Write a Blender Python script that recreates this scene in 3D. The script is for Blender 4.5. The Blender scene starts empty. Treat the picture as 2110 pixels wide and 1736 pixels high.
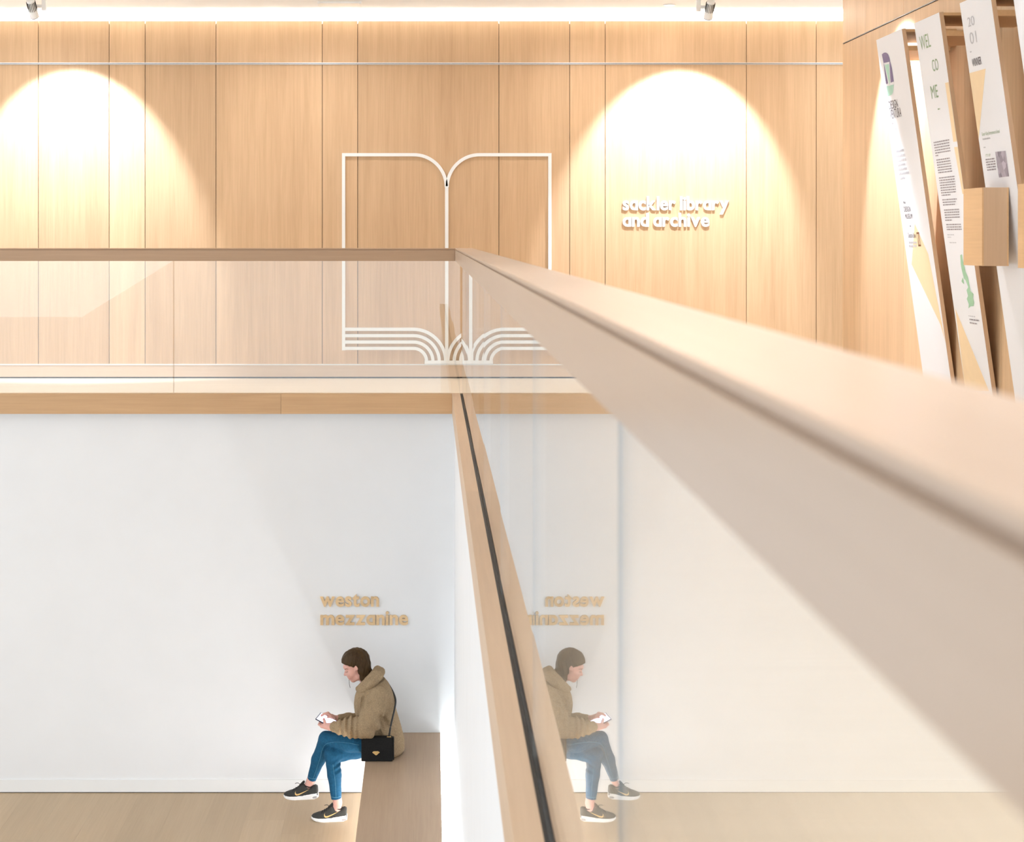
import bpy, bmesh, math, random
import numpy as np
from mathutils import Vector, Matrix
from mathutils.bvhtree import BVHTree

random.seed(7)
SC = bpy.context.scene
COL = SC.collection

# ------------------------------------------------------------------ camera
F = 3240.0            # focal length in pixels of the 2110 x 1736 frame
VX, VY = 887.0, 488.0  # vanishing point of the depth direction
EYE = 1.2             # camera height above the upper floor (z = 0)
cam_d = bpy.data.cameras.new('camera')
cam = bpy.data.objects.new('camera', cam_d)
COL.objects.link(cam)
cam.location = (0, 0, EYE)
cam.rotation_euler = (math.pi / 2, 0, 0)
cam_d.sensor_fit = 'HORIZONTAL'
cam_d.sensor_width = 36.0
cam_d.lens = F / 2110 * 36.0
cam_d.shift_x = (1055 - VX) / 2110
cam_d.shift_y = -(868 - VY) / 2110
cam_d.clip_start = 0.05
cam_d.dof.use_dof = True
cam_d.dof.focus_distance = 12.0
cam_d.dof.aperture_fstop = 7.1
SC.camera = cam
SC.cycles.max_bounces = 8

# ------------------------------------------------------------------ light
W = bpy.data.worlds.new('world')
SC.world = W
W.use_nodes = True
W.node_tree.nodes['Background'].inputs[0].default_value = (0.87, 0.935, 1.0, 1)
W.node_tree.nodes['Background'].inputs[1].default_value = 1.75
SC.view_settings.view_transform = 'Standard'
SC.view_settings.look = 'None'
SC.view_settings.exposure = 0.42
SC.view_settings.gamma = 1.0
SC.view_settings.use_curve_mapping = False

SPOT_POWER = 250.0       # track spotlights on the far panelled wall
WALL_SPOT_POWER = 62.0  # track spotlights washing the right wall
DOWN_POWER = 95.0       # downlights in the gallery ceiling
WALK_POWER = 54.0       # unseen downlights added to brighten the far walkway
COVE = 70.0             # LED strip behind the wall panelling
BENCH_LED = 60.0        # LED strip under the bench seat
TROUGH_LED = 30.0       # LED strip between bench and wall


def lamp(kind, name, loc, power, color, rot=(0, 0, 0), **kw):
    d = bpy.data.lights.new(name, kind)
    d.energy = power
    d.color = color
    for k_, v_ in kw.items():
        setattr(d, k_, v_)
    o = bpy.data.objects.new(name, d)
    o.location = loc
    o.rotation_euler = rot
    COL.objects.link(o)
    return o


# ------------------------------------------------------------------ helpers
def at(px, py, Y):
    """a point of the photograph, pushed out to depth Y"""
    s = F / Y
    return Vector(((px - VX) / s, Y, EYE - (py - VY) / s))


def srgb(r, g, b):
    def f(c):
        c /= 255.0
        return c / 12.92 if c <= 0.04045 else ((c + 0.055) / 1.055) ** 2.4
    return (f(r), f(g), f(b))


def tag(o, label=None, cat=None, group=None, kind=None):
    if label:
        o['label'] = label
    if cat:
        o['category'] = cat
    if group:
        o['group'] = group
    if kind:
        o['kind'] = kind
    return o


def link(o, parent=None):
    COL.objects.link(o)
    if parent is not None:
        o.parent = parent
        loc = Vector((0, 0, 0))
        q = parent
        while q is not None:
            if q.type == 'EMPTY':
                loc = q.location.copy()
            q = q.parent
        # meshes are written in world coordinates under an unrotated empty
        if parent.type == 'EMPTY':
            o.matrix_parent_inverse = Matrix.Translation(-loc)
    return o


def thing(name, label, cat, loc, group=None):
    o = bpy.data.objects.new(name, None)
    o.empty_display_size = 0.1
    o.location = loc
    COL.objects.link(o)
    return tag(o, label, cat, group)


def mesh_obj(name, verts, faces, mat, parent=None, smooth=False):
    me = bpy.data.meshes.new(name)
    me.from_pydata([tuple(v) for v in verts], [], [tuple(f) for f in faces])
    me.validate()
    if smooth:
        me.polygons.foreach_set('use_smooth', [True] * len(me.polygons))
    for m in (mat if isinstance(mat, (list, tuple)) else [mat]):
        me.materials.append(m)
    me.update()
    return link(bpy.data.objects.new(name, me), parent)


BOXF = [(0, 3, 2, 1), (4, 5, 6, 7), (0, 1, 5, 4), (1, 2, 6, 5), (2, 3, 7, 6), (3, 0, 4, 7)]


def box_data(x0, x1, y0, y1, z0, z1):
    v = [(x0, y0, z0), (x1, y0, z0), (x1, y1, z0), (x0, y1, z0),
         (x0, y0, z1), (x1, y0, z1), (x1, y1, z1), (x0, y1, z1)]
    return v, BOXF


def box(name, x0, x1, y0, y1, z0, z1, mat, parent=None, bevel=0.0):
    v, f = box_data(x0, x1, y0, y1, z0, z1)
    o = mesh_obj(name, v, f, mat, parent)
    if bevel > 0:
        bm = bmesh.new()
        bm.from_mesh(o.data)
        bmesh.ops.bevel(bm, geom=bm.edges[:], offset=bevel, segments=2, affect='EDGES', profile=0.6)
        bm.to_mesh(o.data)
        bm.free()
    return o


def multi_box(name, boxes, mat, parent=None):
    V, Fc = [], []
    for b in boxes:
        v, f = box_data(*b)
        n = len(V)
        V += v
        Fc += [tuple(i + n for i in q) for q in f]
    return mesh_obj(name, V, Fc, mat, parent)


def tube(name, pts, r, mat, parent=None, n=8, flat=None, smooth=True):
    """tube along pts; r a number or list; flat=(axis vector, ratio) squashes the section"""
    pts = [Vector(p) for p in pts]
    rs = r if isinstance(r, (list, tuple)) else [r] * len(pts)
    V, Fc = [], []
    up = Vector((0.13, 0.31, 0.94))
    for i, p in enumerate(pts):
        t = (pts[min(i + 1, len(pts) - 1)] - pts[max(i - 1, 0)]).normalized()
        a = t.cross(up)
        if a.length < 1e-3:
            a = t.cross(Vector((1, 0, 0)))
        a.normalize()
        b = a.cross(t).normalized()
        for k in range(n):
            q = 2 * math.pi * k / n
            off = (a * math.cos(q) + b * math.sin(q)) * rs[i]
            if flat is not None:
                ax = Vector(flat[0]).normalized()
                off -= ax * off.dot(ax) * (1 - flat[1])
            V.append(p + off)
    for i in range(len(pts) - 1):
        for k in range(n):
            k2 = (k + 1) % n
            Fc.append((i * n + k, i * n + k2, (i + 1) * n + k2, (i + 1) * n + k))
    Fc.append(tuple(range(n - 1, -1, -1)))
    m0 = (len(pts) - 1) * n
    Fc.append(tuple(range(m0, m0 + n)))
    return mesh_obj(name, V, Fc, mat, parent, smooth)


def cyl_data(c, axis, r0, r1, L, n=24):
    axis = Vector(axis).normalized()
    a = axis.orthogonal().normalized()
    b = axis.cross(a)
    c = Vector(c)
    V, Fc = [], []
    for (rr, t) in ((r0, 0), (r1, L)):
        for k in range(n):
            q = 2 * math.pi * k / n
            V.append(c + axis * t + (a * math.cos(q) + b * math.sin(q)) * rr)
    for k in range(n):
        k2 = (k + 1) % n
        Fc.append((k, k2, n + k2, n + k))
    Fc.append(tuple(range(n - 1, -1, -1)))
    Fc.append(tuple(range(n, 2 * n)))
    return V, Fc


def catmull(pts, n=8):
    P = [Vector(p) for p in pts]
    P = [P[0] * 2 - P[1]] + P + [P[-1] * 2 - P[-2]]
    out = []
    for i in range(1, len(P) - 2):
        for k in range(n):
            t = k / n
            p0, p1, p2, p3 = P[i - 1:i + 3]
            out.append(0.5 * ((2 * p1) + (p2 - p0) * t + (2 * p0 - 5 * p1 + 4 * p2 - p3) * t * t
                              + (3 * p1 - p0 - 3 * p2 + p3) * t ** 3))
    out.append(P[-2])
    return out


# ------------------------------------------------------------------ materials
def new_mat(name):
    m = bpy.data.materials.new(name)
    m.use_nodes = True
    nt = m.node_tree
    return m, nt, nt.nodes['Principled BSDF']


def plain(name, col, rough=0.5, metal=0.0, noise=0.0, nscale=20.0, bump=0.0, bscale=200.0, spec=0.5):
    m, nt, p = new_mat(name)
    p.inputs['Base Color'].default_value = (*col, 1)
    p.inputs['Roughness'].default_value = rough
    p.inputs['Metallic'].default_value = metal
    p.inputs['Specular IOR Level'].default_value = spec
    tc = nt.nodes.new('ShaderNodeTexCoord')
    if noise > 0:
        n = nt.nodes.new('ShaderNodeTexNoise')
        n.inputs['Scale'].default_value = nscale
        n.inputs['Detail'].default_value = 4
        nt.links.new(tc.outputs['Object'], n.inputs['Vector'])
        r = nt.nodes.new('ShaderNodeValToRGB')
        r.color_ramp.elements[0].position = 0.3
        r.color_ramp.elements[1].position = 0.7
        r.color_ramp.elements[0].color = (*[c * (1 - noise) for c in col], 1)
        r.color_ramp.elements[1].color = (*[min(1, c * (1 + noise)) for c in col], 1)
        nt.links.new(n.outputs['Fac'], r.inputs['Fac'])
        nt.links.new(r.outputs['Color'], p.inputs['Base Color'])
    if bump > 0:
        n2 = nt.nodes.new('ShaderNodeTexNoise')
        n2.inputs['Scale'].default_value = bscale
        n2.inputs['Detail'].default_value = 3
        nt.links.new(tc.outputs['Object'], n2.inputs['Vector'])
        b = nt.nodes.new('ShaderNodeBump')
        b.inputs['Strength'].default_value = bump
        b.inputs['Distance'].default_value = 0.01
        nt.links.new(n2.outputs['Fac'], b.inputs['Height'])
        nt.links.new(b.outputs['Normal'], p.inputs['Normal'])
    return m


def wood(name, col, grain='Z', rough=0.45, contrast=0.16, vary=0.07, fine=1.0, spec=0.3):
    """oak veneer; grain runs along one axis, tone shifts a little from board to board"""
    m, nt, p = new_mat(name)
    N = nt.nodes.new
    L = nt.links.new
    p.inputs['Roughness'].default_value = rough
    p.inputs['Specular IOR Level'].default_value = spec
    tc = N('ShaderNodeTexCoord')
    oi = N('ShaderNodeObjectInfo')
    off = N('ShaderNodeVectorMath')
    off.operation = 'SCALE'
    comb = N('ShaderNodeCombineXYZ')
    for i in range(3):
        L(oi.outputs['Random'], comb.inputs[i])
    L(comb.outputs[0], off.inputs[0])
    off.inputs['Scale'].default_value = 31.0
    add = N('ShaderNodeVectorMath')
    add.operation = 'ADD'
    L(tc.outputs['Object'], add.inputs[0])
    L(off.outputs[0], add.inputs[1])
    facs = []
    for (across, along, det) in ((9.0, 0.55, 6.0), (70.0 * fine, 2.2, 2.0)):
        mp = N('ShaderNodeMapping')
        sc = [across] * 3
        sc['XYZ'.index(grain)] = along
        mp.inputs['Scale'].default_value = sc
        L(add.outputs[0], mp.inputs['Vector'])
        n = N('ShaderNodeTexNoise')
        n.inputs['Scale'].default_value = 1.0
        n.inputs['Detail'].default_value = det
        n.inputs['Roughness'].default_value = 0.6
        n.inputs['Distortion'].default_value = 0.35
        L(mp.outputs[0], n.inputs['Vector'])
        facs.append(n.outputs['Fac'])
    mx = N('ShaderNodeMix')
    mx.data_type = 'FLOAT'
    mx.inputs[0].default_value = 0.4
    L(facs[0], mx.inputs[2])
    L(facs[1], mx.inputs[3])
    r = N('ShaderNodeValToRGB')
    r.color_ramp.elements[0].position = 0.28
    r.color_ramp.elements[1].position = 0.72
    lo = [col[0] * (1 - contrast), col[1] * (1 - contrast * 1.25), col[2] * (1 - contrast * 1.5)]
    hi = [min(1, c * (1 + contrast * 0.75)) for c in col]
    r.color_ramp.elements[0].color = (*lo, 1)
    r.color_ramp.elements[1].color = (*hi, 1)
    L(mx.outputs[0], r.inputs['Fac'])
    hsv = N('ShaderNodeHueSaturation')
    mr = N('ShaderNodeMapRange')
    mr.inputs['To Min'].default_value = 1 - vary
    mr.inputs['To Max'].default_value = 1 + vary
    L(oi.outputs['Random'], mr.inputs['Value'])
    L(mr.outputs[0], hsv.inputs['Value'])
    L(r.outputs['Color'], hsv.inputs['Color'])
    L(hsv.outputs['Color'], p.inputs['Base Color'])
    b = N('ShaderNodeBump')
    b.inputs['Strength'].default_value = 0.06
    b.inputs['Distance'].default_value = 0.004
    L(facs[1], b.inputs['Height'])
    L(b.outputs['Normal'], p.inputs['Normal'])
    return m


def emissive(name, col, strength):
    m, nt, p = new_mat(name)
    p.inputs['Base Color'].default_value = (*col, 1)
    p.inputs['Emission Color'].default_value = (*col, 1)
    p.inputs['Emission Strength'].default_value = strength
    return m


def glass_mat():
    """clear pane: Fresnel reflection over straight transmission, the same on both faces"""
    m = bpy.data.materials.new('clear_glass')
    m.use_nodes = True
    nt = m.node_tree
    nt.nodes.clear()
    N = nt.nodes.new
    L = nt.links.new
    out = N('ShaderNodeOutputMaterial')
    mix = N('ShaderNodeMixShader')
    tr = N('ShaderNodeBsdfTransparent')
    tr.inputs[0].default_value = (0.985, 0.995, 0.99, 1)
    gl = N('ShaderNodeBsdfGlossy')
    gl.inputs['Roughness'].default_value = 0.0
    gl.inputs['Color'].default_value = (1, 1, 1, 1)
    fr = N('ShaderNodeFresnel')
    geo = N('ShaderNodeNewGeometry')
    ior = N('ShaderNodeMix')
    ior.data_type = 'FLOAT'
    ior.inputs[2].default_value = 1.8
    ior.inputs[3].default_value = 1 / 1.8
    L(geo.outputs['Backfacing'], ior.inputs[0])
    L(ior.outputs[0], fr.inputs['IOR'])
    L(fr.outputs[0], mix.inputs[0])
    L(tr.outputs[0], mix.inputs[1])
    L(gl.outputs[0], mix.inputs[2])
    L(mix.outputs[0], out.inputs[0])
    return m


OAK = (0.63, 0.425, 0.25)
M = {}
M['panel'] = wood('oak_wall_veneer', OAK, 'Z')
M['panel_side'] = wood('oak_side_wall_veneer', (0.68, 0.47, 0.28), 'Z')
M['rail_x'] = wood('oak_handrail_across', (0.47, 0.315, 0.2), 'X', contrast=0.1)
M['rail_y'] = wood('oak_handrail_along', (0.47, 0.36, 0.275), 'Y', contrast=0.07, rough=0.28, spec=0.6)
M['fascia_x'] = wood('oak_fascia_across', (0.58, 0.37, 0.2), 'X', contrast=0.12)
M['fascia_y'] = wood('oak_fascia_along', (0.6, 0.44, 0.3), 'Y', contrast=0.1)
M['skirt'] = wood('pale_oak_skirting', (0.66, 0.5, 0.36), 'X', contrast=0.06)
M['floor_up'] = wood('pale_oak_floor', (0.78, 0.69, 0.56), 'X', contrast=0.06, rough=0.35)
M['plank'] = wood('oak_floor_plank', (0.5, 0.375, 0.24), 'Y', contrast=0.1, vary=0.05, rough=0.4)
M['bench'] = wood('oak_bench', (0.46, 0.335, 0.23), 'Y', contrast=0.12, rough=0.4)
M['ply'] = wood('birch_ply', (0.7, 0.45, 0.24), 'Y', contrast=0.1)
M['ply_z'] = wood('birch_ply_upright', (0.72, 0.5, 0.32), 'Z', contrast=0.1)
M['letter_wood'] = wood('oak_letters', (0.72, 0.52, 0.3), 'X', contrast=0.14, fine=0.8)
M['white'] = plain('white_wall_paint', (0.78, 0.785, 0.79), 0.85, noise=0.012, nscale=3, bump=0.03, bscale=300)
M['ceil'] = plain('white_ceiling_paint', (0.88, 0.89, 0.9), 0.9, noise=0.01, nscale=4)
M['gloss_white'] = plain('white_satin_paint', (0.8, 0.8, 0.79), 0.45, noise=0.01, nscale=5)
M['emblem'] = plain('white_emblem_enamel', (0.86, 0.85, 0.82), 0.5, noise=0.01, nscale=9)
M['board'] = plain('white_board', (0.84, 0.83, 0.84), 0.6, noise=0.01, nscale=4)
M['black_gasket'] = plain('black_rubber_gasket', (0.012, 0.012, 0.012), 0.6, noise=0.3, nscale=8)
M['dark_gap'] = plain('dark_shadow_gap', (0.02, 0.017, 0.012), 0.9, noise=0.2)
M['joint_back'] = plain('dark_brown_backing', (0.07, 0.04, 0.012), 0.9, noise=0.2)
M['glass'] = glass_mat()
M['glass_edge'] = plain('ground_glass_edge', (0.36, 0.4, 0.42), 0.3, noise=0.05, nscale=30)
M['alu'] = plain('brushed_aluminium', (0.72, 0.72, 0.72), 0.35, metal=0.7, noise=0.05, nscale=60)
M['lamp_white'] = plain('white_lamp_enamel', (0.86, 0.86, 0.84), 0.5, noise=0.02)
M['lamp_dark'] = plain('dark_lamp_rim', (0.02, 0.02, 0.018), 0.4, noise=0.1)
M['cove_led'] = emissive('cove_led', (1.0, 0.96, 0.88), COVE)
M['bench_led'] = emissive('bench_led', (0.95, 0.97, 1.0), BENCH_LED)
M['trough_led'] = emissive('trough_led', (0.9, 0.96, 1.0), TROUGH_LED)
M['spot_lens'] = emissive('spot_lens', (1.0, 0.95, 0.88), 2.0)
M['p_purple'] = plain('print_purple', srgb(112, 100, 140), 0.6, noise=0.05)
M['p_green'] = plain('print_mint', srgb(176, 216, 196), 0.6, noise=0.03)
M['p_sage'] = plain('print_sage', srgb(150, 172, 135), 0.6, noise=0.05)
M['p_map'] = plain('print_map_green', srgb(160, 200, 165), 0.6, noise=0.04)
M['p_dark'] = plain('print_dark_grey', srgb(95, 88, 92), 0.6, noise=0.05)
M['p_grey'] = plain('print_grey', srgb(150, 140, 142), 0.6, noise=0.05)
M['p_pale'] = plain('print_pale_grey', srgb(196, 194, 196), 0.6, noise=0.03)
M['p_peach'] = plain('print_peach', srgb(242, 214, 172), 0.6, noise=0.02)
M['p_brown'] = plain('print_brown', srgb(140, 90, 62), 0.6, noise=0.05)

# person
M['skin'] = plain('skin', (0.66, 0.36, 0.295), 0.5, noise=0.07, nscale=30)
M['lips'] = plain('lips', (0.55, 0.2, 0.18), 0.45, noise=0.05, nscale=60)
M['brow'] = plain('brow_hair', (0.16, 0.085, 0.05), 0.7, noise=0.2, nscale=300)
M['nail'] = plain('red_nail_varnish', (0.6, 0.05, 0.06), 0.2, noise=0.05)
M['hair'] = wood('brown_hair', (0.062, 0.037, 0.013), 'Z', rough=0.55, spec=0.2, contrast=0.6, vary=0.0, fine=2.5)
M['coat'] = plain('camel_teddy_fleece', (0.42, 0.305, 0.185), 0.95, noise=0.24, nscale=150, bump=0.9, bscale=260, spec=0.1)
M['jeans'] = plain('blue_denim', (0.011, 0.08, 0.16), 0.85, noise=0.16, nscale=70, bump=0.25, bscale=900, spec=0.2)
M['stitch'] = plain('pale_blue_stitching', (0.06, 0.2, 0.3), 0.8, noise=0.3, nscale=250)
M['shoe'] = plain('charcoal_knit', (0.035, 0.034, 0.03), 0.8, noise=0.4, nscale=260, bump=0.5, bscale=700)
M['shoe_dark'] = plain('black_shoe_lining', (0.012, 0.011, 0.01), 0.85, noise=0.2)
M['sole'] = plain('white_rubber_sole', (0.8, 0.78, 0.76), 0.5, noise=0.03)
M['sole_grey'] = plain('clear_grey_heel_cushion', (0.4, 0.37, 0.36), 0.25, noise=0.1)
M['gold'] = plain('gold_trim', (0.75, 0.5, 0.2), 0.35, metal=0.4, noise=0.05)
M['bag'] = plain('black_suede', (0.008, 0.008, 0.008), 0.75, noise=0.3, nscale=120, bump=0.3, bscale=500, spec=0.25)
M['strap'] = plain('black_leather_strap', (0.02, 0.022, 0.024), 0.45, noise=0.2)
M['phone'] = plain('black_phone_glass', (0.03, 0.03, 0.06), 0.25, noise=0.1)
M['screen'] = emissive('phone_screen', (0.82, 0.84, 1.0), 0.75)


def photo_mat():
    m, nt, p = new_mat('print_photo')
    tc = nt.nodes.new('ShaderNodeTexCoord')
    n = nt.nodes.new('ShaderNodeTexVoronoi')
    n.inputs['Scale'].default_value = 26
    nt.links.new(tc.outputs['Object'], n.inputs['Vector'])
    r = nt.nodes.new('ShaderNodeValToRGB')
    r.color_ramp.elements[0].color = (*srgb(96, 88, 100), 1)
    r.color_ramp.elements[1].color = (*srgb(205, 196, 208), 1)
    nt.links.new(n.outputs['Color'], r.inputs['Fac'])
    nt.links.new(r.outputs['Color'], p.inputs['Base Color'])
    return m


M['p_photo'] = photo_mat()

# ------------------------------------------------------------------ key planes
YR = 12.0       # front of the far balustrade and slab edge
YL = 12.06      # lower white wall
YW = 13.33      # far panelled wall
YB = 13.5       # structural wall behind the panels
XW = 3.15       # right panelled wall
XG = 0.237      # glass of the near balustrade
ZL = EYE - (1634 - VY) * YL / F      # lower floor
ZP = EYE + (VY - 43) * YW / F        # top of the far panelling
ZC = 3.12                            # ceiling
SU = F / YW                          # pixels per metre on the far wall
XMIN, XMAX = -8.0, 6.5
YNEAR = -4.0


def structure(o):
    o['kind'] = 'structure'
    return o


# ------------------------------------------------------------------ shell
wall_far_upper = structure(box('wall_far_upper', XMIN, XMAX, YB, YB + 0.2, -0.15, ZC + 0.1, M['white']))
ground = box('panel_backing', XMIN, XMAX, YW + 0.022, YW + 0.03, 0.1, ZP - 0.02, M['joint_back'], wall_far_upper)
seams = [79, 225, 299, 445, 664, 737, 1028, 1174, 1247, 1538, 1682]
xs = [(p - VX) / SU for p in seams]
x = xs[0]
left = []
for w_ in (0.9, 0.3, 1.2, 0.6, 0.3, 0.9, 1.2):
    x -= w_
    left.append(x)
x = xs[-1]
right = []
for w_ in (0.6, 0.9, 0.3, 1.2):
    x += w_
    right.append(x)
xs = sorted(left) + xs + right
GAP = 0.005
for a, b in zip(xs[:-1], xs[1:]):
    box('panel', a + GAP / 2, b - GAP / 2, YW, YW + 0.02, 0.118, ZP, M['panel'], wall_far_upper)
led = box('light_strip', XMIN, XMAX, YW + 0.045, YW + 0.13, ZP - 0.07, ZP - 0.055, M['cove_led'], wall_far_upper)
led['label'] = 'bright light strip hidden behind the panelling top'

structure(box('ceiling', XMIN, XMAX, YNEAR, YB + 0.2, ZC, ZC + 0.12, M['ceil']))

structure(box('baseboard_far_upper', XMIN, XMAX, YW - 0.012, YW + 0.02, 0.012, 0.112, M['skirt']))
trim1 = structure(box('trim_1', XMIN, XMAX, YW - 0.016, YW + 0.02, 0.112, 0.12, M['gloss_white']))
structure(box('trim_2', XMIN, XMAX, YW - 0.006, YW + 0.02, 0.0, 0.012, M['dark_gap']))

# upper floor slab (far walkway, gallery on the right)
fl = structure(box('floor_upper', XMIN, XMAX, YR + 0.062, YB, -0.14, 0.0, M['floor_up']))
structure(box('floor_gallery', XG + 0.02, XMAX, YNEAR, YR + 0.062, -0.14, 0.0, M['floor_up']))
# slab edges, cut in lengths
tr = structure(box('trim_3', XMIN, 0.165, YR + 0.004, YR + 0.06, -0.152, -0.002, M['white']))
for a, b in ((-8.0, -4.35), (-4.35, -1.14), (-1.14, 0.165)):
    box('fascia_board', a + 0.0008, b - 0.0008, YR - 0.012, YR + 0.042, -0.152, 0.0, M['fascia_x'], tr)
tr2 = structure(box('trim_4', 0.171, 0.222, YNEAR, YR + 0.06, -0.15, -0.004, M['white']))
for a, b in ((-4.0, 3.1), (3.1, 7.4), (7.4, 12.06)):
    box('fascia_board', 0.165, 0.226, a + 0.0008, b - 0.0008, -0.152, 0.0, M['fascia_y'], tr2)

# lower storey
structure(box('wall_far_lower', XMIN, 0.6, YL, YL + 0.25, ZL - 0.1, -0.153, M['white']))
structure(box('wall_right_lower', 0.183, 0.6, YNEAR, YL, ZL - 0.1, -0.153, M['white']))
structure(box('baseboard_far_lower', XMIN, -0.33, YL - 0.008, YL + 0.01, ZL + 0.006, ZL + 0.1, M['gloss_white']))
structure(box('trim_5', XMIN, 0.183, YL - 0.003, YL + 0.01, ZL, ZL + 0.006, M['dark_gap']))
floor_lower = structure(box('floor_lower', XMIN, 0.2, YNEAR, YL + 0.02, ZL - 0.12, ZL - 0.012, M['joint_back']))
pw = 0.29
x0 = -1.064 - pw * 24
i = 0
while x0 < 0.19:
    x1 = min(x0 + pw, 0.19)
    cuts = [YNEAR, 2.2 + (i * 1.37) % 2.1, 6.4 + (i * 0.91) % 1.9, 9.7 + (i * 1.73) % 2.0, YL]
    for a, b in zip(cuts[:-1], cuts[1:]):
        box('plank', x0 + 0.0003, x1 - 0.0003, a + 0.0002, b - 0.0002, ZL - 0.012, ZL, M['plank'], floor_lower)
    x0 += pw
    i += 1

# right gallery wall: panels either side of a dark picture-rail line
wr = structure(box('wall_right_upper', XW + 0.022, XW + 0.22, YNEAR, YR - 0.002, 0.0, ZC, M['joint_back']))
ys = [YR, 11.37, 10.47, 9.27, 8.67, 7.47, 6.57, 5.97, 4.77, 3.87, 2.67, 1.47, 0.57, -0.63, -1.8, -4.0]
ZSEAM = EYE + (VY - 90) * YR / F
for a, b in zip(ys[:-1], ys[1:]):
    box('panel', XW, XW + 0.02, b + 0.0015, a - 0.0015, 0.0, ZSEAM - 0.006, M['panel_side'], wr)
    box('panel', XW, XW + 0.02, b + 0.0015, a - 0.0015, ZSEAM + 0.006, ZC, M['panel_side'], wr)
box('end_panel', XW, XW + 0.24, YR - 0.0015, YR + 0.012, 0.0, ZC, M['panel_side'], wr)

# behind the camera: unseen slanted wall, added for its reflection in the far glass
RP = [(-22, -0.76), (-8.47, -0.76), (-6.1, 0.7), (7, 0.7), (7, ZL), (-22, ZL)]
par = structure(mesh_obj('wall_rear_added', [(x_, -14, z_) for x_, z_ in RP] + [(x_, -14.3, z_) for x_, z_ in RP],
                         [(0, 1, 2, 3, 4, 5), (11, 10, 9, 8, 7, 6), (0, 6, 7, 1), (1, 7, 8, 2), (2, 8, 9, 3), (3, 9, 10, 4), (4, 10, 11, 5), (5, 11, 6, 0)], M['white']))

# ------------------------------------------------------------------ picture rail on the far wall
zr = EYE + (VY - 131.5) / SU
pr = thing('picture_rail', 'thin silver metal rail running across the upper panelled wall', 'rail', (0, YW, zr))
box('rail_bar', -7.5, XW + 1.5, YW - 0.014, YW, zr - 0.008, zr + 0.009, M['alu'], pr)
box('rail_slot', -7.5, XW + 1.5, YW - 0.0155, YW - 0.0138, zr - 0.004, zr - 0.0005, M['dark_gap'], pr)
pr2 = thing('picture_rail', 'thin dark metal rail along the side wall above the display boards', 'rail', (XW, 8.0, ZSEAM))
box('rail_bar', XW - 0.006, XW + 0.004, YNEAR, YR - 0.01, ZSEAM - 0.003, ZSEAM + 0.003, plain('dark_bronze_rail', (0.16, 0.14, 0.14), 0.4, metal=0.5, noise=0.1), pr2)

# ------------------------------------------------------------------ balustrades
RT, RB = EYE - 0.088, EYE - 0.186       # handrail top and underside
RX0, RX1 = 0.189, 0.322


def rail_profile(parent, along, a, b):
    """handrail: thin cap board, dark shadow groove, deep main rail"""
    g0, g1 = EYE - 0.095, EYE - 0.103
    m = M['rail_y'] if along == 'Y' else M['rail_x']
    if along == 'Y':
        o = box('handrail', RX0, RX1, a, b, RB, g1, m, parent, bevel=0.0015)
        box('rail_cap', RX0 + 0.001, RX1, a, b, g0, RT, m, o, bevel=0.002)
        box('shadow_groove', RX0 + 0.008, RX1 - 0.004, a + 0.002, b - 0.002, g1 - 0.001, g0 + 0.001, M['rail_y'], o)
    else:
        o = box('handrail', a, b, YR, YR + 0.133, RB, g1, m, parent, bevel=0.0015)
        box('rail_cap', a, b, YR + 0.001, YR + 0.133, g0, RT, m, o, bevel=0.002)
        box('shadow_groove', a + 0.002, b - 0.002, YR + 0.008, YR + 0.129, g1 - 0.001, g0 + 0.001, M['rail_x'], o)
    return o


def pane(parent, x0, x1, y0, y1, ang=0.0):
    """one glass sheet with ground edges"""
    v, f = box_data(x0, x1, y0, y1, -0.06, RB + 0.012)
    c = Vector(((x0 + x1) / 2, (y0 + y1) / 2, 0))
    R = Matrix.Rotation(ang, 3, 'Z')
    v = [R @ (Vector(q) - c) + c for q in v]
    o = mesh_obj('glass_pane', v, f, [M['glass'], M['glass_edge']], parent)
    along_x = (x1 - x0) > (y1 - y0)
    for p in o.data.polygons:
        n = p.normal
        big = abs(n.y) > 0.7 if along_x else abs(n.x) > 0.7
        p.material_index = 0 if big else 1
    return o


bal_near = thing('glass_balustrade', 'glass balustrade with broad wooden handrail receding from the right foreground', 'balustrade', (XG, 5, 0))
rail_profile(bal_near, 'Y', YNEAR, YR + 0.133)
joints = [YNEAR, -1.36, 0.31, 1.98, 3.65, 5.32, 6.99, 8.66, 10.33, 12.05]
angs = [0, 0, 0.0004, -0.0006, 0.0007, -0.0004, 0.0006, -0.0006, 0.0004]
for (a, b), an in zip(zip(joints[:-1], joints[1:]), angs):
    pane(bal_near, XG, XG + 0.006, a + 0.0012, b - 0.0012, an)
box('gasket', 0.227, XG - 0.0005, YNEAR, YR + 0.03, -0.05, -0.004, M['black_gasket'], bal_near)

bal_far = thing('glass_balustrade', 'glass balustrade with wooden handrail across the far walkway', 'balustrade', (-2.5, YR + 0.05, 0))
rail_profile(bal_far, 'X', XMIN, RX0 - 0.0005)
xj = (358 - VX) / (F / (YR + 0.05))
for a, b in ((xj - 4.4, xj - 2.2), (xj - 2.2, xj), (xj, XG - 0.006)):
    pane(bal_far, a + 0.003, b - 0.003, YR + 0.045, YR + 0.055)
box('gasket', XMIN, 0.216, YR + 0.0425, YR + 0.0445, -0.05, -0.002, M['black_gasket'], bal_far)

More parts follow.
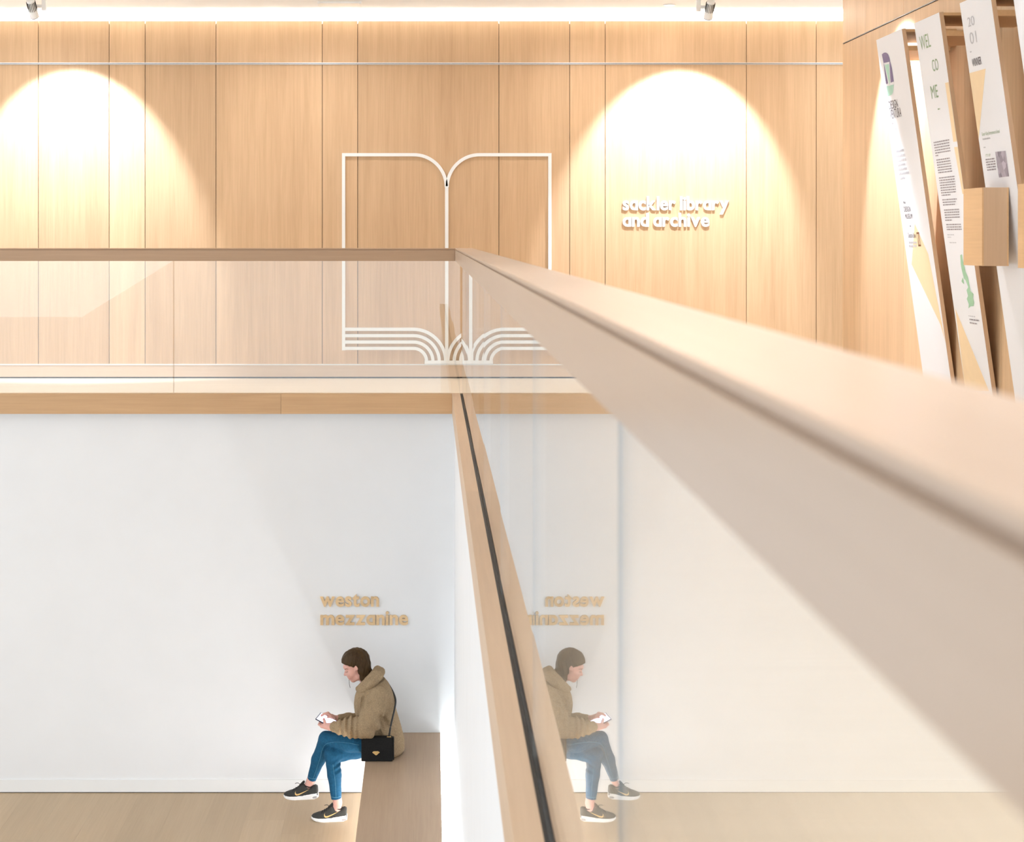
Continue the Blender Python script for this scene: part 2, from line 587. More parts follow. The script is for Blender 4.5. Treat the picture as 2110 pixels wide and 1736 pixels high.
# ------------------------------------------------------------------ open-book emblem
def strip(name, pts, w, depth, mat, parent, y_back):
    """flat bar of width w along a 2D path on the far wall"""
    P = [Vector(p) for p in pts]
    L_, R_ = [], []
    for i, p in enumerate(P):
        if i == 0:
            t = P[1] - P[0]
        elif i == len(P) - 1:
            t = P[-1] - P[-2]
        else:
            t = (P[i + 1] - p).normalized() + (p - P[i - 1]).normalized()
        t.normalize()
        n = Vector((-t.y, t.x))
        k = 1.0
        if 0 < i < len(P) - 1:
            d = (P[i + 1] - p).normalized()
            c = abs(n.dot(Vector((-d.y, d.x))))
            k = 1 / max(c, 0.5)
        L_.append(p + n * w / 2 * k)
        R_.append(p - n * w / 2 * k)
    n = len(P)
    V = []
    for yy in (y_back - depth, y_back):
        V += [(q.x, yy, q.y) for q in L_] + [(q.x, yy, q.y) for q in R_]
    Fc = []
    for i in range(n - 1):
        Fc.append((i, i + 1, n + i + 1, n + i))
        Fc.append((2 * n + i, 3 * n + i, 3 * n + i + 1, 2 * n + i + 1))
        Fc.append((i, 2 * n + i, 2 * n + i + 1, i + 1))
        Fc.append((n + i, n + i + 1, 3 * n + i + 1, 3 * n + i))
    Fc.append((0, n, 3 * n, 2 * n))
    Fc.append((n - 1, 3 * n - 1, 4 * n - 1, 2 * n - 1))
    o = mesh_obj(name, V, Fc, mat, parent)
    bm = bmesh.new()
    bm.from_mesh(o.data)
    bmesh.ops.recalc_face_normals(bm, faces=bm.faces[:])
    bm.to_mesh(o.data)
    bm.free()
    return o


def wpx(px, py):
    return ((px - VX) / SU, EYE - (py - VY) / SU)


emb = thing('book_emblem', 'large white open book outline mounted on the panelled wall', 'emblem', (*[wpx(920.5, 0)[0]], YW, 0.12))
BW = 6.6 / SU
CX = 920.5


def arc(cx, cy, r, a0, a1, n=14):
    return [(cx + r * math.cos(a0 + (a1 - a0) * i / n), cy - r * math.sin(a0 + (a1 - a0) * i / n)) for i in range(n + 1)]


for sgn in (1, -1):
    def mir(p):
        return wpx(p[0] if sgn == 1 else 2 * CX - p[0], p[1])
    out = [(708.2, 722), (708.2, 319.2)] + arc(853, 319.2 + 66.5, 66.5, math.pi / 2, 0.0, 18)
    strip('cover_outline', [mir(p) for p in out], BW, 0.022, M['emblem'], emb, YW)
    for k in range(4):
        r = 27 + 13.1 * k
        yk = 745 - r
        pg = [(711.4, yk)] + arc(852, 745, r, math.pi / 2, 0.0, 14)
        strip('page_line', [mir(p) for p in pg], BW, 0.0218 + 0.0001 * k, M['emblem'], emb, YW)
strip('spine_bar', [wpx(CX, 384), wpx(CX, 745)], BW * 1.05, 0.0222, M['emblem'], emb, YW)
strip('base_bar', [wpx(875, 746.6), wpx(2 * CX - 875, 746.6)], 7.0 / SU, 0.0226, M['emblem'], emb, YW)


# ------------------------------------------------------------------ lettering
def glyph2d(txt, bold=0.0):
    cu = bpy.data.curves.new('tmp_text', 'FONT')
    cu.body = txt
    cu.size = 1.0
    cu.offset = bold
    cu.resolution_u = 4
    ob = bpy.data.objects.new('tmp_text', cu)
    COL.objects.link(ob)
    dg = bpy.context.evaluated_depsgraph_get()
    me = bpy.data.meshes.new_from_object(ob.evaluated_get(dg))
    V = [(v.co.x, v.co.y) for v in me.vertices]
    Fc = [tuple(p.vertices) for p in me.polygons]
    bpy.data.objects.remove(ob)
    bpy.data.curves.remove(cu)
    bpy.data.meshes.remove(me)
    return V, Fc


_gc = {}


def letter_glyph(ch, bold):
    """bold grotesque letter; the sign's single-storey a is a d cut at the x-height"""
    if (ch, bold) in _gc:
        return _gc[(ch, bold)]
    src = 'd' if ch == 'a' else ch
    V, Fc = glyph2d(src, bold)
    if ch == 'a':
        top = max(v[1] for v in glyph2d('o', bold)[0])
        bm = bmesh.new()
        vs = [bm.verts.new((q[0], q[1], 0)) for q in V]
        for f in Fc:
            try:
                bm.faces.new([vs[i] for i in f])
            except ValueError:
                pass
        bmesh.ops.bisect_plane(bm, geom=bm.verts[:] + bm.edges[:] + bm.faces[:], plane_co=(0, top - 0.01, 0),
                               plane_no=(0, 1, 0), clear_outer=True)
        bm.verts.index_update()
        V = [(v.co.x, v.co.y) for v in bm.verts]
        Fc = [tuple(v.index for v in f.verts) for f in bm.faces]
        bm.free()
    _gc[(ch, bold)] = (V, Fc)
    return V, Fc


def extruded(name, V2, Fc, depth, place, mat, parent):
    """2D faces given thickness; place(u, v, d) maps to the world"""
    bm = bmesh.new()
    vs = [bm.verts.new((q[0], q[1], 0)) for q in V2]
    for f in Fc:
        try:
            bm.faces.new([vs[i] for i in f])
        except ValueError:
            pass
    bmesh.ops.remove_doubles(bm, verts=bm.verts[:], dist=1e-5)
    if depth > 0:
        r = bmesh.ops.extrude_face_region(bm, geom=bm.faces[:])
        for g in r['geom']:
            if isinstance(g, bmesh.types.BMVert):
                g.co.z = depth
    for v in bm.verts:
        v.co = Vector(place(v.co.x, v.co.y, v.co.z))
    bmesh.ops.recalc_face_normals(bm, faces=bm.faces[:])
    me = bpy.data.meshes.new(name)
    bm.to_mesh(me)
    bm.free()
    me.materials.append(mat)
    return link(bpy.data.objects.new(name, me), parent)


def sign(root, line, px0, px1, base, xh, Y, depth, mat, bold=0.027, gap=0.04):
    s = F / Y
    pen = 0.0
    items = []
    xo = glyph2d('x', bold)[0]
    xheight = max(v[1] for v in xo) - min(v[1] for v in xo)
    for ch in line:
        if ch == ' ':
            pen += 0.2
            continue
        V, Fc = letter_glyph(ch, bold)
        x0 = min(v[0] for v in V)
        x1 = max(v[0] for v in V)
        items.append((ch, V, Fc, pen - x0))
        pen += (x1 - x0) + gap
    total = pen - gap
    kx = (px1 - px0) / s / total
    kz = xh / s / xheight
    X0 = (px0 - VX) / s
    Z0 = EYE - (base - VY) / s
    for ch, V, Fc, sh in items:
        V2 = [((v[0] + sh) * kx, v[1] * kz) for v in V]
        extruded('letter', V2, Fc, depth, lambda u, v, d: (X0 + u, Y - d, Z0 + v), mat, root)


s1 = thing('wall_lettering', 'raised white lettering sackler library and archive on the panelled wall', 'sign', (wpx(1390, 470)[0], YW, wpx(0, 470)[1]))
sign(s1, 'sackler library', 1282.7, 1501, 432.4, 19.5, YW, 0.02, M['emblem'])
sign(s1, 'and archive', 1282.7, 1461, 466.4, 19.5, YW, 0.02, M['emblem'])
s2 = thing('wall_lettering', 'raised oak lettering weston mezzanine on the white wall above the seated woman', 'sign', ((750 - VX) * YL / F, YL, EYE - (1287 - VY) * YL / F))
sign(s2, 'weston', 659.5, 781, 1249, 20.5, YL, 0.014, M['letter_wood'])
sign(s2, 'mezzanine', 660.3, 841, 1287, 20.5, YL, 0.014, M['letter_wood'])


# ------------------------------------------------------------------ lights with bodies
WARM = (0.93, 0.95, 1.0)
BEAM = (0.83, 0.9, 1.06)


def track_spot(label, loc, side, aim, power, spread=96, group=None, blend=0.32):
    """white track spotlight: arm from the ceiling, finned barrel, dark rim"""
    loc = Vector(loc)
    aim = Vector(aim).normalized()
    t = thing('track_spotlight', label, 'spotlight', loc, group)
    c0 = loc - aim * 0.15
    V, Fc = cyl_data(c0, aim, 0.03, 0.036, 0.15)
    b = mesh_obj('barrel', V, Fc, M['lamp_white'], t)
    a1 = aim.orthogonal().normalized()
    a2 = aim.cross(a1)
    boxes = []
    V, Fc = [], []
    for k in range(16):
        q = 2 * math.pi * k / 16
        d = a1 * math.cos(q) + a2 * math.sin(q)
        tt = aim.cross(d)
        n = len(V)
        for (u, w_, z_) in ((-1, 0, 0), (1, 0, 0), (1, 1, 0), (-1, 1, 0), (-1, 0, 1), (1, 0, 1), (1, 1, 1), (-1, 1, 1)):
            V.append(c0 + aim * (0.015 + 0.075 * z_) + d * (0.03 + 0.0065 * w_) + tt * 0.0016 * u)
        Fc += [tuple(i + n for i in f) for f in BOXF]
    mesh_obj('cooling_fins', V, Fc, M['lamp_dark'], b)
    V, Fc = cyl_data(loc, aim, 0.0368, 0.036, 0.006)
    mesh_obj('rim', V, Fc, M['lamp_dark'], b)
    V, Fc = cyl_data(loc + aim * 0.0061, aim, 0.029, 0.029, 0.001)
    mesh_obj('lens', V, Fc, M['spot_lens'], b)
    ax = loc + Vector((side * 0.075, 0, 0))
    box('arm', ax.x - 0.018, ax.x + 0.018, ax.y - 0.012, ax.y + 0.012, loc.z + 0.045, ZC, M['lamp_white'], t, bevel=0.004)
    box('pivot', min(loc.x, ax.x), max(loc.x, ax.x), ax.y - 0.01, ax.y + 0.01, loc.z + 0.07, loc.z + 0.092, M['lamp_white'], t)
    lo = loc + aim * 0.02
    lamp('SPOT', 'spot_light', lo, power, BEAM, aim.to_track_quat('-Z', 'Y').to_euler(),
         spot_size=math.radians(spread), spot_blend=blend, shadow_soft_size=0.02)
    return t


YS = YW - 1.03
p1 = at(71, 34, YS)
track_spot('white track spotlight at the upper left over the lit panelling', (p1.x, YS, p1.z), 1, (0.05, 0.66, -0.751), SPOT_POWER, 68, group='track spotlights on the far ceiling')
p2 = at(1459, 36, YS)
track_spot('white track spotlight over the white wall lettering', (p2.x, YS, p2.z), -1, (-0.04, 0.66, -0.751), SPOT_POWER, 68, group='track spotlights on the far ceiling')
for xx, yy, aim_, pw_, sp_, word in ((XW - 0.85, 10.45, (0.62, 0, -0.78), 4.2, 66, 'shining on the farthest display board'),
                                    (XW - 0.62, 7.0, (0.22, 0, -1), 0.35, 96, 'above the display board at the picture edge'),
                                    (XW - 0.62, 4.0, (0.22, 0, -1), 0.5, 96, 'above the bare side wall')):
    track_spot('white track spotlight ' + word, (xx, yy, 2.95), -1, aim_, WALL_SPOT_POWER * pw_, sp_,
               'track spotlights along the side wall')


def downlight(label, X, Y, power, spread=150, blend=0.6):
    t = thing('downlight', label, 'downlight', (X, Y, ZC), 'recessed ceiling downlights')
    V, Fc = cyl_data((X, Y, ZC - 0.008), (0, 0, 1), 0.055, 0.05, 0.0078)
    mesh_obj('trim_ring', V, Fc, M['lamp_white'], t)
    V, Fc = cyl_data((X, Y, ZC - 0.0095), (0, 0, 1), 0.036, 0.036, 0.0012)
    mesh_obj('lens', V, Fc, M['spot_lens'], t)
    lamp('SPOT', 'down_light', (X, Y, ZC - 0.02), power, WARM, (0, 0, 0), spot_size=math.radians(spread), spot_blend=blend, shadow_soft_size=0.05)


pd = at(1383, 10, 12.9)
downlight('small round ceiling downlight left of the right spotlight', pd.x, 13.0, 6, 150, 1.0)
for xx, yy, kk, word in ((0.75, 1.2, 2.2, 'nearest the camera'), (0.95, 3.6, 1.6, 'second from the camera'), (1.6, 6.2, 1.0, 'midway along the boards'), (1.75, 9.0, 1.0, 'farthest from the camera')):
    downlight('recessed gallery ceiling downlight ' + word, xx, yy, DOWN_POWER * kk, 96)
for xx, word in ((-5.6, 'beyond the left edge'), (-3.3, 'above the left light pool'), (-1.0, 'left of the book emblem'), (1.3, 'right of the book emblem'), (3.6, 'beyond the side wall corner')):  # unseen lamps added just above the frame to brighten walkway floor and panelling
    downlight('added unseen downlight over the far walkway, ' + word, xx, 12.5, WALK_POWER, 160, 1.0)
# plain rectangular fitting at the ceiling, centre top of the picture
pv0, pv1 = at(658, 4, 12.95), at(745, 4, 12.95)
cf = thing('ceiling_fitting', 'flat white rectangular fitting on the ceiling at top centre', 'light fitting', ((pv0.x + pv1.x) / 2, 12.9, ZC))
box('housing', pv0.x, pv1.x, 12.82, 12.98, ZC - 0.016, ZC, M['lamp_white'], cf, bevel=0.003)
box('end_cap', pv0.x - 0.004, pv0.x + 0.012, 12.81, 12.99, ZC - 0.024, ZC, M['lamp_white'], cf)
box('end_cap', pv1.x - 0.012, pv1.x + 0.004, 12.81, 12.99, ZC - 0.024, ZC, M['lamp_white'], cf)

# ------------------------------------------------------------------ bench with hidden light
ZB = EYE - (1510 - VY) * YL / F
BX0, BX1 = (760 - VX) * YL / F, (907 - VX) * YL / F
bench = thing('bench', 'long wooden bench lit from beneath where the woman sits', 'bench', ((BX0 + BX1) / 2, 9.5, ZL))
for n_, (a, b) in enumerate(((7.2, 9.62), (9.62, YL - 0.001))):
    box('seat_board', BX0, BX1, a + 0.0008, b - 0.0008, ZB - 0.06, ZB, M['bench'], bench, bevel=0.003)
box('base', BX0 + 0.16, BX1 - 0.02, 7.3, YL - 0.002, ZL, ZB - 0.06, M['gloss_white'], bench)
o = box('light_strip', BX0 + 0.152, BX0 + 0.159, 7.35, YL - 0.03, ZL + 0.05, ZL + 0.075, M['bench_led'], bench)
o['label'] = 'white light strip under the seat'
ZT = EYE - (1563 - VY) * YL / F
tg = thing('light_trough', 'glowing white light trough between the bench and the side wall', 'light trough', (0.13, 9.5, ZL))
box('trough_floor', BX1 - 0.018, 0.181, 7.3, YL - 0.002, ZL, ZT, M['gloss_white'], tg)
o = box('light_strip', BX1 - 0.014, BX1 + 0.012, 7.3, YL - 0.01, ZT + 0.001, ZT + 0.016, M['trough_led'], tg)

# ------------------------------------------------------------------ display boards leaning out from the right wall
XT, ZT_ = 2.82, 2.445
LEAN = 0.14
vdir = Vector((LEAN, 0, -1)).normalized()
ndir = Vector((-1, 0, -LEAN)).normalized()
VLEN = 2.34 * math.sqrt(1 + LEAN * LEAN)


def board_uv(yf, px, py):
    """photograph pixel -> (u, v) on the leaning board plane whose far edge is at yf"""
    d = Vector(((px - VX) / F, 1.0, -(py - VY) / F))
    o_ = Vector((0, 0, EYE))
    p0 = Vector((XT, yf, ZT_))
    t = (p0 - o_).dot(ndir) / d.dot(ndir)
    p = o_ + d * t
    return (yf - p.y, (p - p0).dot(vdir))


def display(label, yf, yn):
    t = thing('display_board', label, 'display board', (XW - 0.1, (yf + yn) / 2, 0), 'display boards leaning along the side wall')
    p0 = Vector((XT, yf, ZT_))
    th = 0.024

    def quad_box(name, u0, u1, v0, v1, d0, d1, mat, par):
        V = []
        for d in (d0, d1):
            for (u, v) in ((u0, v0), (u1, v0), (u1, v1), (u0, v1)):
                V.append(p0 + Vector((0, -u, 0)) + vdir * v + ndir * d)
        o = mesh_obj(name, V, BOXF, mat, par)
        bm = bmesh.new()
        bm.from_mesh(o.data)
        bmesh.ops.recalc_face_normals(bm, faces=bm.faces[:])
        bm.to_mesh(o.data)
        bm.free()
        return o
    w = yf - yn
    core = quad_box('back_board', 0, w, 0, VLEN, -th, -0.001, M['ply_z'], t)
    face = quad_box('front_panel', 0.0006, w - 0.0006, 0.0006, VLEN, -0.001, 0.0, M['board'], t)
    box('top_board', XT + 0.024, XW - 0.001, yn, yf, ZT_ - 0.017, ZT_ - 0.001, M['ply'], t)
    zs = ZT_ - 0.1
    xb = XT + LEAN * 0.1 + 0.026
    box('shelf', xb, XW - 0.04, yn + 0.002, yf - 0.002, zs - 0.03, zs, M['ply'], t)
    box('back_rail', XW - 0.012, XW - 0.001, yn + 0.002, yf - 0.002, ZT_ - 0.1, ZT_ - 0.018, M['ply'], t)

    def place(u, v, d=0.0):
        return p0 + Vector((0, -u, 0)) + vdir * v + ndir * (0.0012 + d)
    return t, face, place


def printed(name, polys, place, mat, parent):
    for poly in polys:
        mesh_obj(name, [place(u, v) for (u, v) in poly], [tuple(range(len(poly)))], mat, parent)


def printed_small(name, polys, place, mat, parent):
    V, Fc = [], []
    for poly in polys:
        n = len(V)
        V += [place(u, v) for (u, v) in poly]
        Fc.append(tuple(range(n, n + len(poly))))
    o = mesh_obj(name, V, Fc, mat, parent)
    o['kind'] = 'stuff'
    return o


def print_text(txt, u0, u1, v0, v1, place, mat, parent, bold=0.0, outline=False):
    V, Fc = glyph2d(txt, bold)
    xa, xb = min(v[0] for v in V), max(v[0] for v in V)
    ya, yb = min(v[1] for v in V), max(v[1] for v in V)
    pts = [place(u0 + (v[0] - xa) / (xb - xa) * (u1 - u0), v1 - (v[1] - ya) / (yb - ya) * (v1 - v0)) for v in V]
    o = mesh_obj('print', pts, Fc, mat, parent)
    if outline:
        bm = bmesh.new()
        bm.from_mesh(o.data)
        bmesh.ops.remove_doubles(bm, verts=bm.verts[:], dist=1e-5)
        bmesh.ops.dissolve_limit(bm, angle_limit=0.01, verts=bm.verts[:], edges=bm.edges[:])
        bmesh.ops.inset_region(bm, faces=bm.faces[:], thickness=0.004, depth=0.0)
        inner = [f for f in bm.faces if len(f.verts) > 4]
        bmesh.ops.delete(bm, geom=inner, context='FACES')
        bm.to_mesh(o.data)
        bm.free()
    return o


def para(lines, place, mat, parent, h):
    """lines: (u0, u1, v) rows of unreadable small print as word-sized dashes"""
    polys = []
    for (u0, u1, v) in lines:
        u = u0
        while u < u1:
            w_ = min(random.uniform(0.012, 0.04), u1 - u)
            polys.append([(u, v), (u + w_, v), (u + w_, v + h), (u, v + h)])
            u += w_ + 0.006
    return printed_small('print', polys, place, mat, parent)


D1 = (9.95, 9.41)
t1, f1, pl1 = display('white display board with purple and mint letter logo, farthest along the side wall', *D1)
b1 = lambda px, py: board_uv(D1[0], px, py)
scl = lambda q: q
# logo: a letter D made of a purple arch and a mint pencil
printed('print', [[b1(1817.5, 112), b1(1822, 108.5), b1(1826, 108.3), b1(1830, 111.5), b1(1833, 119), b1(1834.5, 127), b1(1821, 130)],
                  [b1(1821, 130), b1(1822, 132), b1(1830, 172), b1(1826, 173.5)],
                  [b1(1833, 127.5), b1(1834.5, 127), b1(1838, 140), b1(1842, 168), b1(1835.5, 170.5)]], pl1, M['p_purple'], f1)
printed('print', [[b1(1823.5, 134), b1(1832, 131.5), b1(1834, 175), b1(1833.5, 175)],
                  [b1(1827, 178), b1(1842, 174), b1(1840.5, 190), b1(1838, 195), b1(1829.5, 199)]], pl1, M['p_green'], f1)


def text_at(txt, bfn, pl, face, px0, py0, px1, py1, mat, bold=0.0, outline=False):
    """(px0,py0) top left, (px1,py1) bottom right of the word in the photograph"""
    a = bfn(px0, py0)
    b = bfn(px1, py1)
    return print_text(txt, a[0], b[0], a[1], b[1] if b[1] > a[1] else a[1] + 0.03, pl, mat, face, bold, outline)


text_at('DESIGN', b1, pl1, f1, 1831, 209, 1851, 221, M['p_dark'])
text_at('VENTURA', b1, pl1, f1, 1833, 227, 1858.5, 240, M['p_dark'])
para([(*[b1(1838, 254)[0]], b1(1841.5, 254)[0], b1(1838, 254)[1])], pl1, M['p_grey'], f1, 0.006)
text_at('2016', b1, pl1, f1, 1839.5, 262, 1848, 270, M['p_pale'])
for i, (xa, xb, yy) in enumerate(((1845.5, 1863, 310), (1847, 1865.5, 320), (1849, 1867, 329), (1850, 1866, 338), (1851, 1869, 347), (1852, 1873.5, 356), (1854, 1865, 365))):
    a, b = b1(xa, yy), b1(xb, yy)
    para([(a[0], b[0], a[1])], pl1, M['p_pale'], f1, 0.014)
text_at('the', b1, pl1, f1, 1861, 413.5, 1866.5, 420, M['p_dark'])
text_at('DESIGN', b1, pl1, f1, 1862.5, 426, 1877, 436, M['p_dark'])
text_at('MUSEUM', b1, pl1, f1, 1865, 441, 1881, 450.5, M['p_dark'])
para([(b1(1875, 465)[0], b1(1877, 465)[0], b1(1875, 465)[1])], pl1, M['p_dark'], f1, 0.006)
text_at('Deutsche Bank', b1, pl1, f1, 1871, 480, 1888, 490, M['p_dark'])
for yy in (498, 505):
    a, b = b1(1873, yy), b1(1889, yy)
    para([(a[0], b[0], a[1])], pl1, M['p_pale'], f1, 0.012)
q = [b1(1888.5, 479), b1(1894, 478.5), b1(1898.3, 507.5), b1(1892.8, 508)]


def lerp2(a, b, t):
    return (a[0] + (b[0] - a[0]) * t, a[1] + (b[1] - a[1]) * t)


e = 0.12
printed('print', [[q[0], q[1], lerp2(q[1], q[2], e), lerp2(q[0], q[3], e)], [lerp2(q[0], q[3], 1 - e), lerp2(q[1], q[2], 1 - e), q[2], q[3]],
                  [q[0], lerp2(q[0], q[1], e), lerp2(q[3], q[2], e), q[3]], [lerp2(q[0], q[1], 1 - e), q[1], q[2], lerp2(q[3], q[2], 1 - e)],
                  [lerp2(q[3], q[2], 0.2), lerp2(q[3], q[2], 0.42), lerp2(q[0], q[1], 0.8), lerp2(q[0], q[1], 0.6)]], pl1, M['p_brown'], f1)
wr_ = D1[0] - D1[1]


def clampu(pts, w):
    return [(min(max(u, 0.001), w - 0.001), v) for (u, v) in pts]


def pl_low(pl):
    """printed shapes that lie under the lettering"""
    return lambda u, v, d=0.0: pl(u, v, -0.0006)


printed('print', [clampu([b1(1885, 461), b1(1913, 524), b1(1950, 705), b1(1938, 669), b1(1878.6, 545)], wr_)], pl_low(pl1), M['p_peach'], f1)

D2 = (9.17, 8.72)
t2, f2, pl2 = display('white display board reading welcome with a green map, second from the far end', *D2)
b2 = lambda px, py: board_uv(D2[0], px, py)
text_at('WEL', b2, pl2, f2, 1894, 76, 1919, 96, M['p_sage'])
text_at('CO', b2, pl2, f2, 1919.5, 124, 1935, 144, M['p_sage'])
text_at('ME', b2, pl2, f2, 1917, 178, 1934.5, 200, M['p_sage'])
a, b = b2(1932.5, 224), b2(1937.5, 224)
para([(a[0], b[0], a[1])], pl2, M['p_sage'], f2, 0.007)
rows = [(293 + 5.4 * i, 1924 + .8 * i, 1957 + .6 * i) for i in range(5)] + [(320, 1928, 1934)]
rows += [(329 + 5.2 * i, 1929.5 + .8 * i, 1958 + 1.0 * i) for i in range(6)]
rows += [(366 + 5.1 * i, 1935 + .75 * i, 1968 + .4 * i) for i in range(7)] + [(401.5, 1940.5, 1959)]
rows += [(411 + 5.2 * i, 1942 + .7 * i, 1972 - 2 * i) for i in range(3)]
rows += [(432 + 5.1 * i, 1945.5 + .7 * i, 1976.5 + .5 * i) for i in range(4)] + [(453, 1948, 1962)]
rows += [(462 + 5.0 * i, 1950 + .6 * i, 1980 + 1 * i) for i in range(3)]
para([(b2(xa, yy)[0], min(b2(xb, yy)[0], 0.445), b2(xa, yy)[1]) for (yy, xa, xb) in rows], pl2, M['p_grey'], f2, 0.0065)
para([(b2(1952.5, 483)[0], b2(1966, 483)[0], b2(1952.5, 483)[1]), (b2(1953, 488)[0], b2(1960, 488)[0], b2(1953, 488)[1]),
      (b2(1957, 499)[0], b2(1971, 499)[0], b2(1957, 499)[1])], pl2, M['p_pale'], f2, 0.006)
w2 = D2[0] - D2[1]
printed('print', [[(w2 - 0.06, b2(1952, 170)[1]), (w2 - 0.001, b2(1952, 170)[1]), (w2 - 0.001, b2(1968, 292)[1]), (w2 - 0.06, b2(1968, 292)[1])],
                  [(w2 - 0.06, b2(1970, 303)[1]), (w2 - 0.001, b2(1970, 303)[1]), (w2 - 0.001, b2(1983, 400)[1]), (w2 - 0.03, b2(1983, 400)[1])]],
        pl_low(pl2), M['p_peach'], f2)
printed('print', [clampu([b2(1968.6, 636), b2(2038, 806), b2(1989, 806)], w2), ], pl_low(pl2), M['p_peach'], f2)
gm = [(1979, 526), (1982.5, 524), (1984, 535), (1988.5, 552), (1990, 560), (1995, 572), (1998, 588), (2000, 600), (2006.5, 606), (2005.5, 615),
      (2008, 624), (2006.5, 631), (2000, 631.5), (1996, 636), (1996.5, 627), (1992.5, 616), (1995, 610), (1992, 598), (1995.5, 592), (1990, 578), (1986.5, 574), (1982, 556), (1980, 545)]
printed('print', [[b2(*p) for p in gm], [b2(*p) for p in ((1984, 572), (1986, 578), (1987, 586), (1984.5, 584), (1981.5, 580))]], pl2, M['p_map'], f2)
para([(b2(1996, 650)[0], b2(2010, 651)[0], b2(1996, 650)[1])], pl2, M['p_pale'], f2, 0.006)
para([(b2(1998, 657)[0], b2(2018, 661)[0], b2(1998, 657)[1]), (b2(1998.5, 664)[0], b2(2013, 667)[0], b2(1998.5, 664)[1])], pl2, M['p_grey'], f2, 0.007)

D3 = (8.38, 7.93)
t3, f3, pl3 = display('white display board with winner print, peach wedge and small photograph', *D3)
b3 = lambda px, py: board_uv(D3[0], px, py)
w3 = D3[0] - D3[1]
text_at('20', b3, pl3, f3, 1993, 37, 2009, 51, M['p_pale'], outline=False).name
text_at('01', b3, pl3, f3, 1997, 68, 2014, 87, M['p_pale'])
a, b = b3(1999, 106), b3(2003, 106)
para([(a[0], b[0], a[1])], pl3, M['p_pale'], f3, 0.007)
text_at('WINNER', b3, pl3, f3, 2002.5, 122, 2023.5, 132, M['p_dark'], 0.01)
printed('print', [clampu([b3(1997, 151), b3(2031, 141.5), b3(2016.5, 287)], w3)], pl_low(pl3), M['p_peach'], f3)
text_at('Green Valley Entrepreneurs School', b3, pl3, f3, 2023, 273, 2061, 276, M['p_sage'])
text_at('Hertfordshire', b3, pl3, f3, 2025, 285, 2041, 286, M['p_dark'])
a, b = b3(2027, 303), b3(2031, 303)
para([(a[0], b[0], a[1])], pl3, M['p_pale'], f3, 0.006)
text_at('IT\'S UP', b3, pl3, f3, 2031, 318, 2041.5, 322, M['p_sage'])
para([(b3(2031 + .9 * i, 328 + 5.3 * i)[0], b3(2050 + .8 * i, 326 + 5.3 * i)[0], b3(2031 + .9 * i, 328 + 5.3 * i)[1]) for i in range(5)], pl3, M['p_grey'], f3, 0.007)
printed('photograph', [[b3(2051, 313), b3(2072, 311), b3(2079.5, 363.5), b3(2059, 366)]], pl3, M['p_photo'], f3)

D4 = (7.64, 7.18)
t4, f4, pl4 = display('white display board cut by the right edge of the picture', *D4)
D5 = (6.9, 6.44)
t5, f5, pl5 = display('white display board nearest the camera, beyond the right edge', *D5)


def brochure_box(label, yf, yn):
    """open-topped plywood box fixed to the front of a board"""
    xl, xr = 2.82, 2.957
    z0, z1 = 1.05, 1.452
    t = thing('brochure_box', label, 'box', ((xl + xr) / 2, (yf + yn) / 2, z0), 'plywood brochure boxes')
    th = 0.009
    box('side_panel', xl, xl + th, yn, yf, z0, z1, M['ply'], t, bevel=0.001)
    box('side_panel', xr - th, xr, yn, yf, z0, z1, M['ply'], t, bevel=0.001)
    box('end_panel', xl + th, xr - th, yn, yn + th, z0, z1, M['ply_z'], t, bevel=0.001)
    box('end_panel', xl + th, xr - th, yf - th, yf, z0, z1, M['ply_z'], t, bevel=0.001)
    box('bottom_panel', xl + th, xr - th, yn + th, yf - th, z0, z0 + th, M['ply'], t)


brochure_box('plywood brochure box on the front of the board with the small photograph', 8.32, 8.04)
brochure_box('plywood brochure box at the right edge of the picture', 7.55, 7.27)

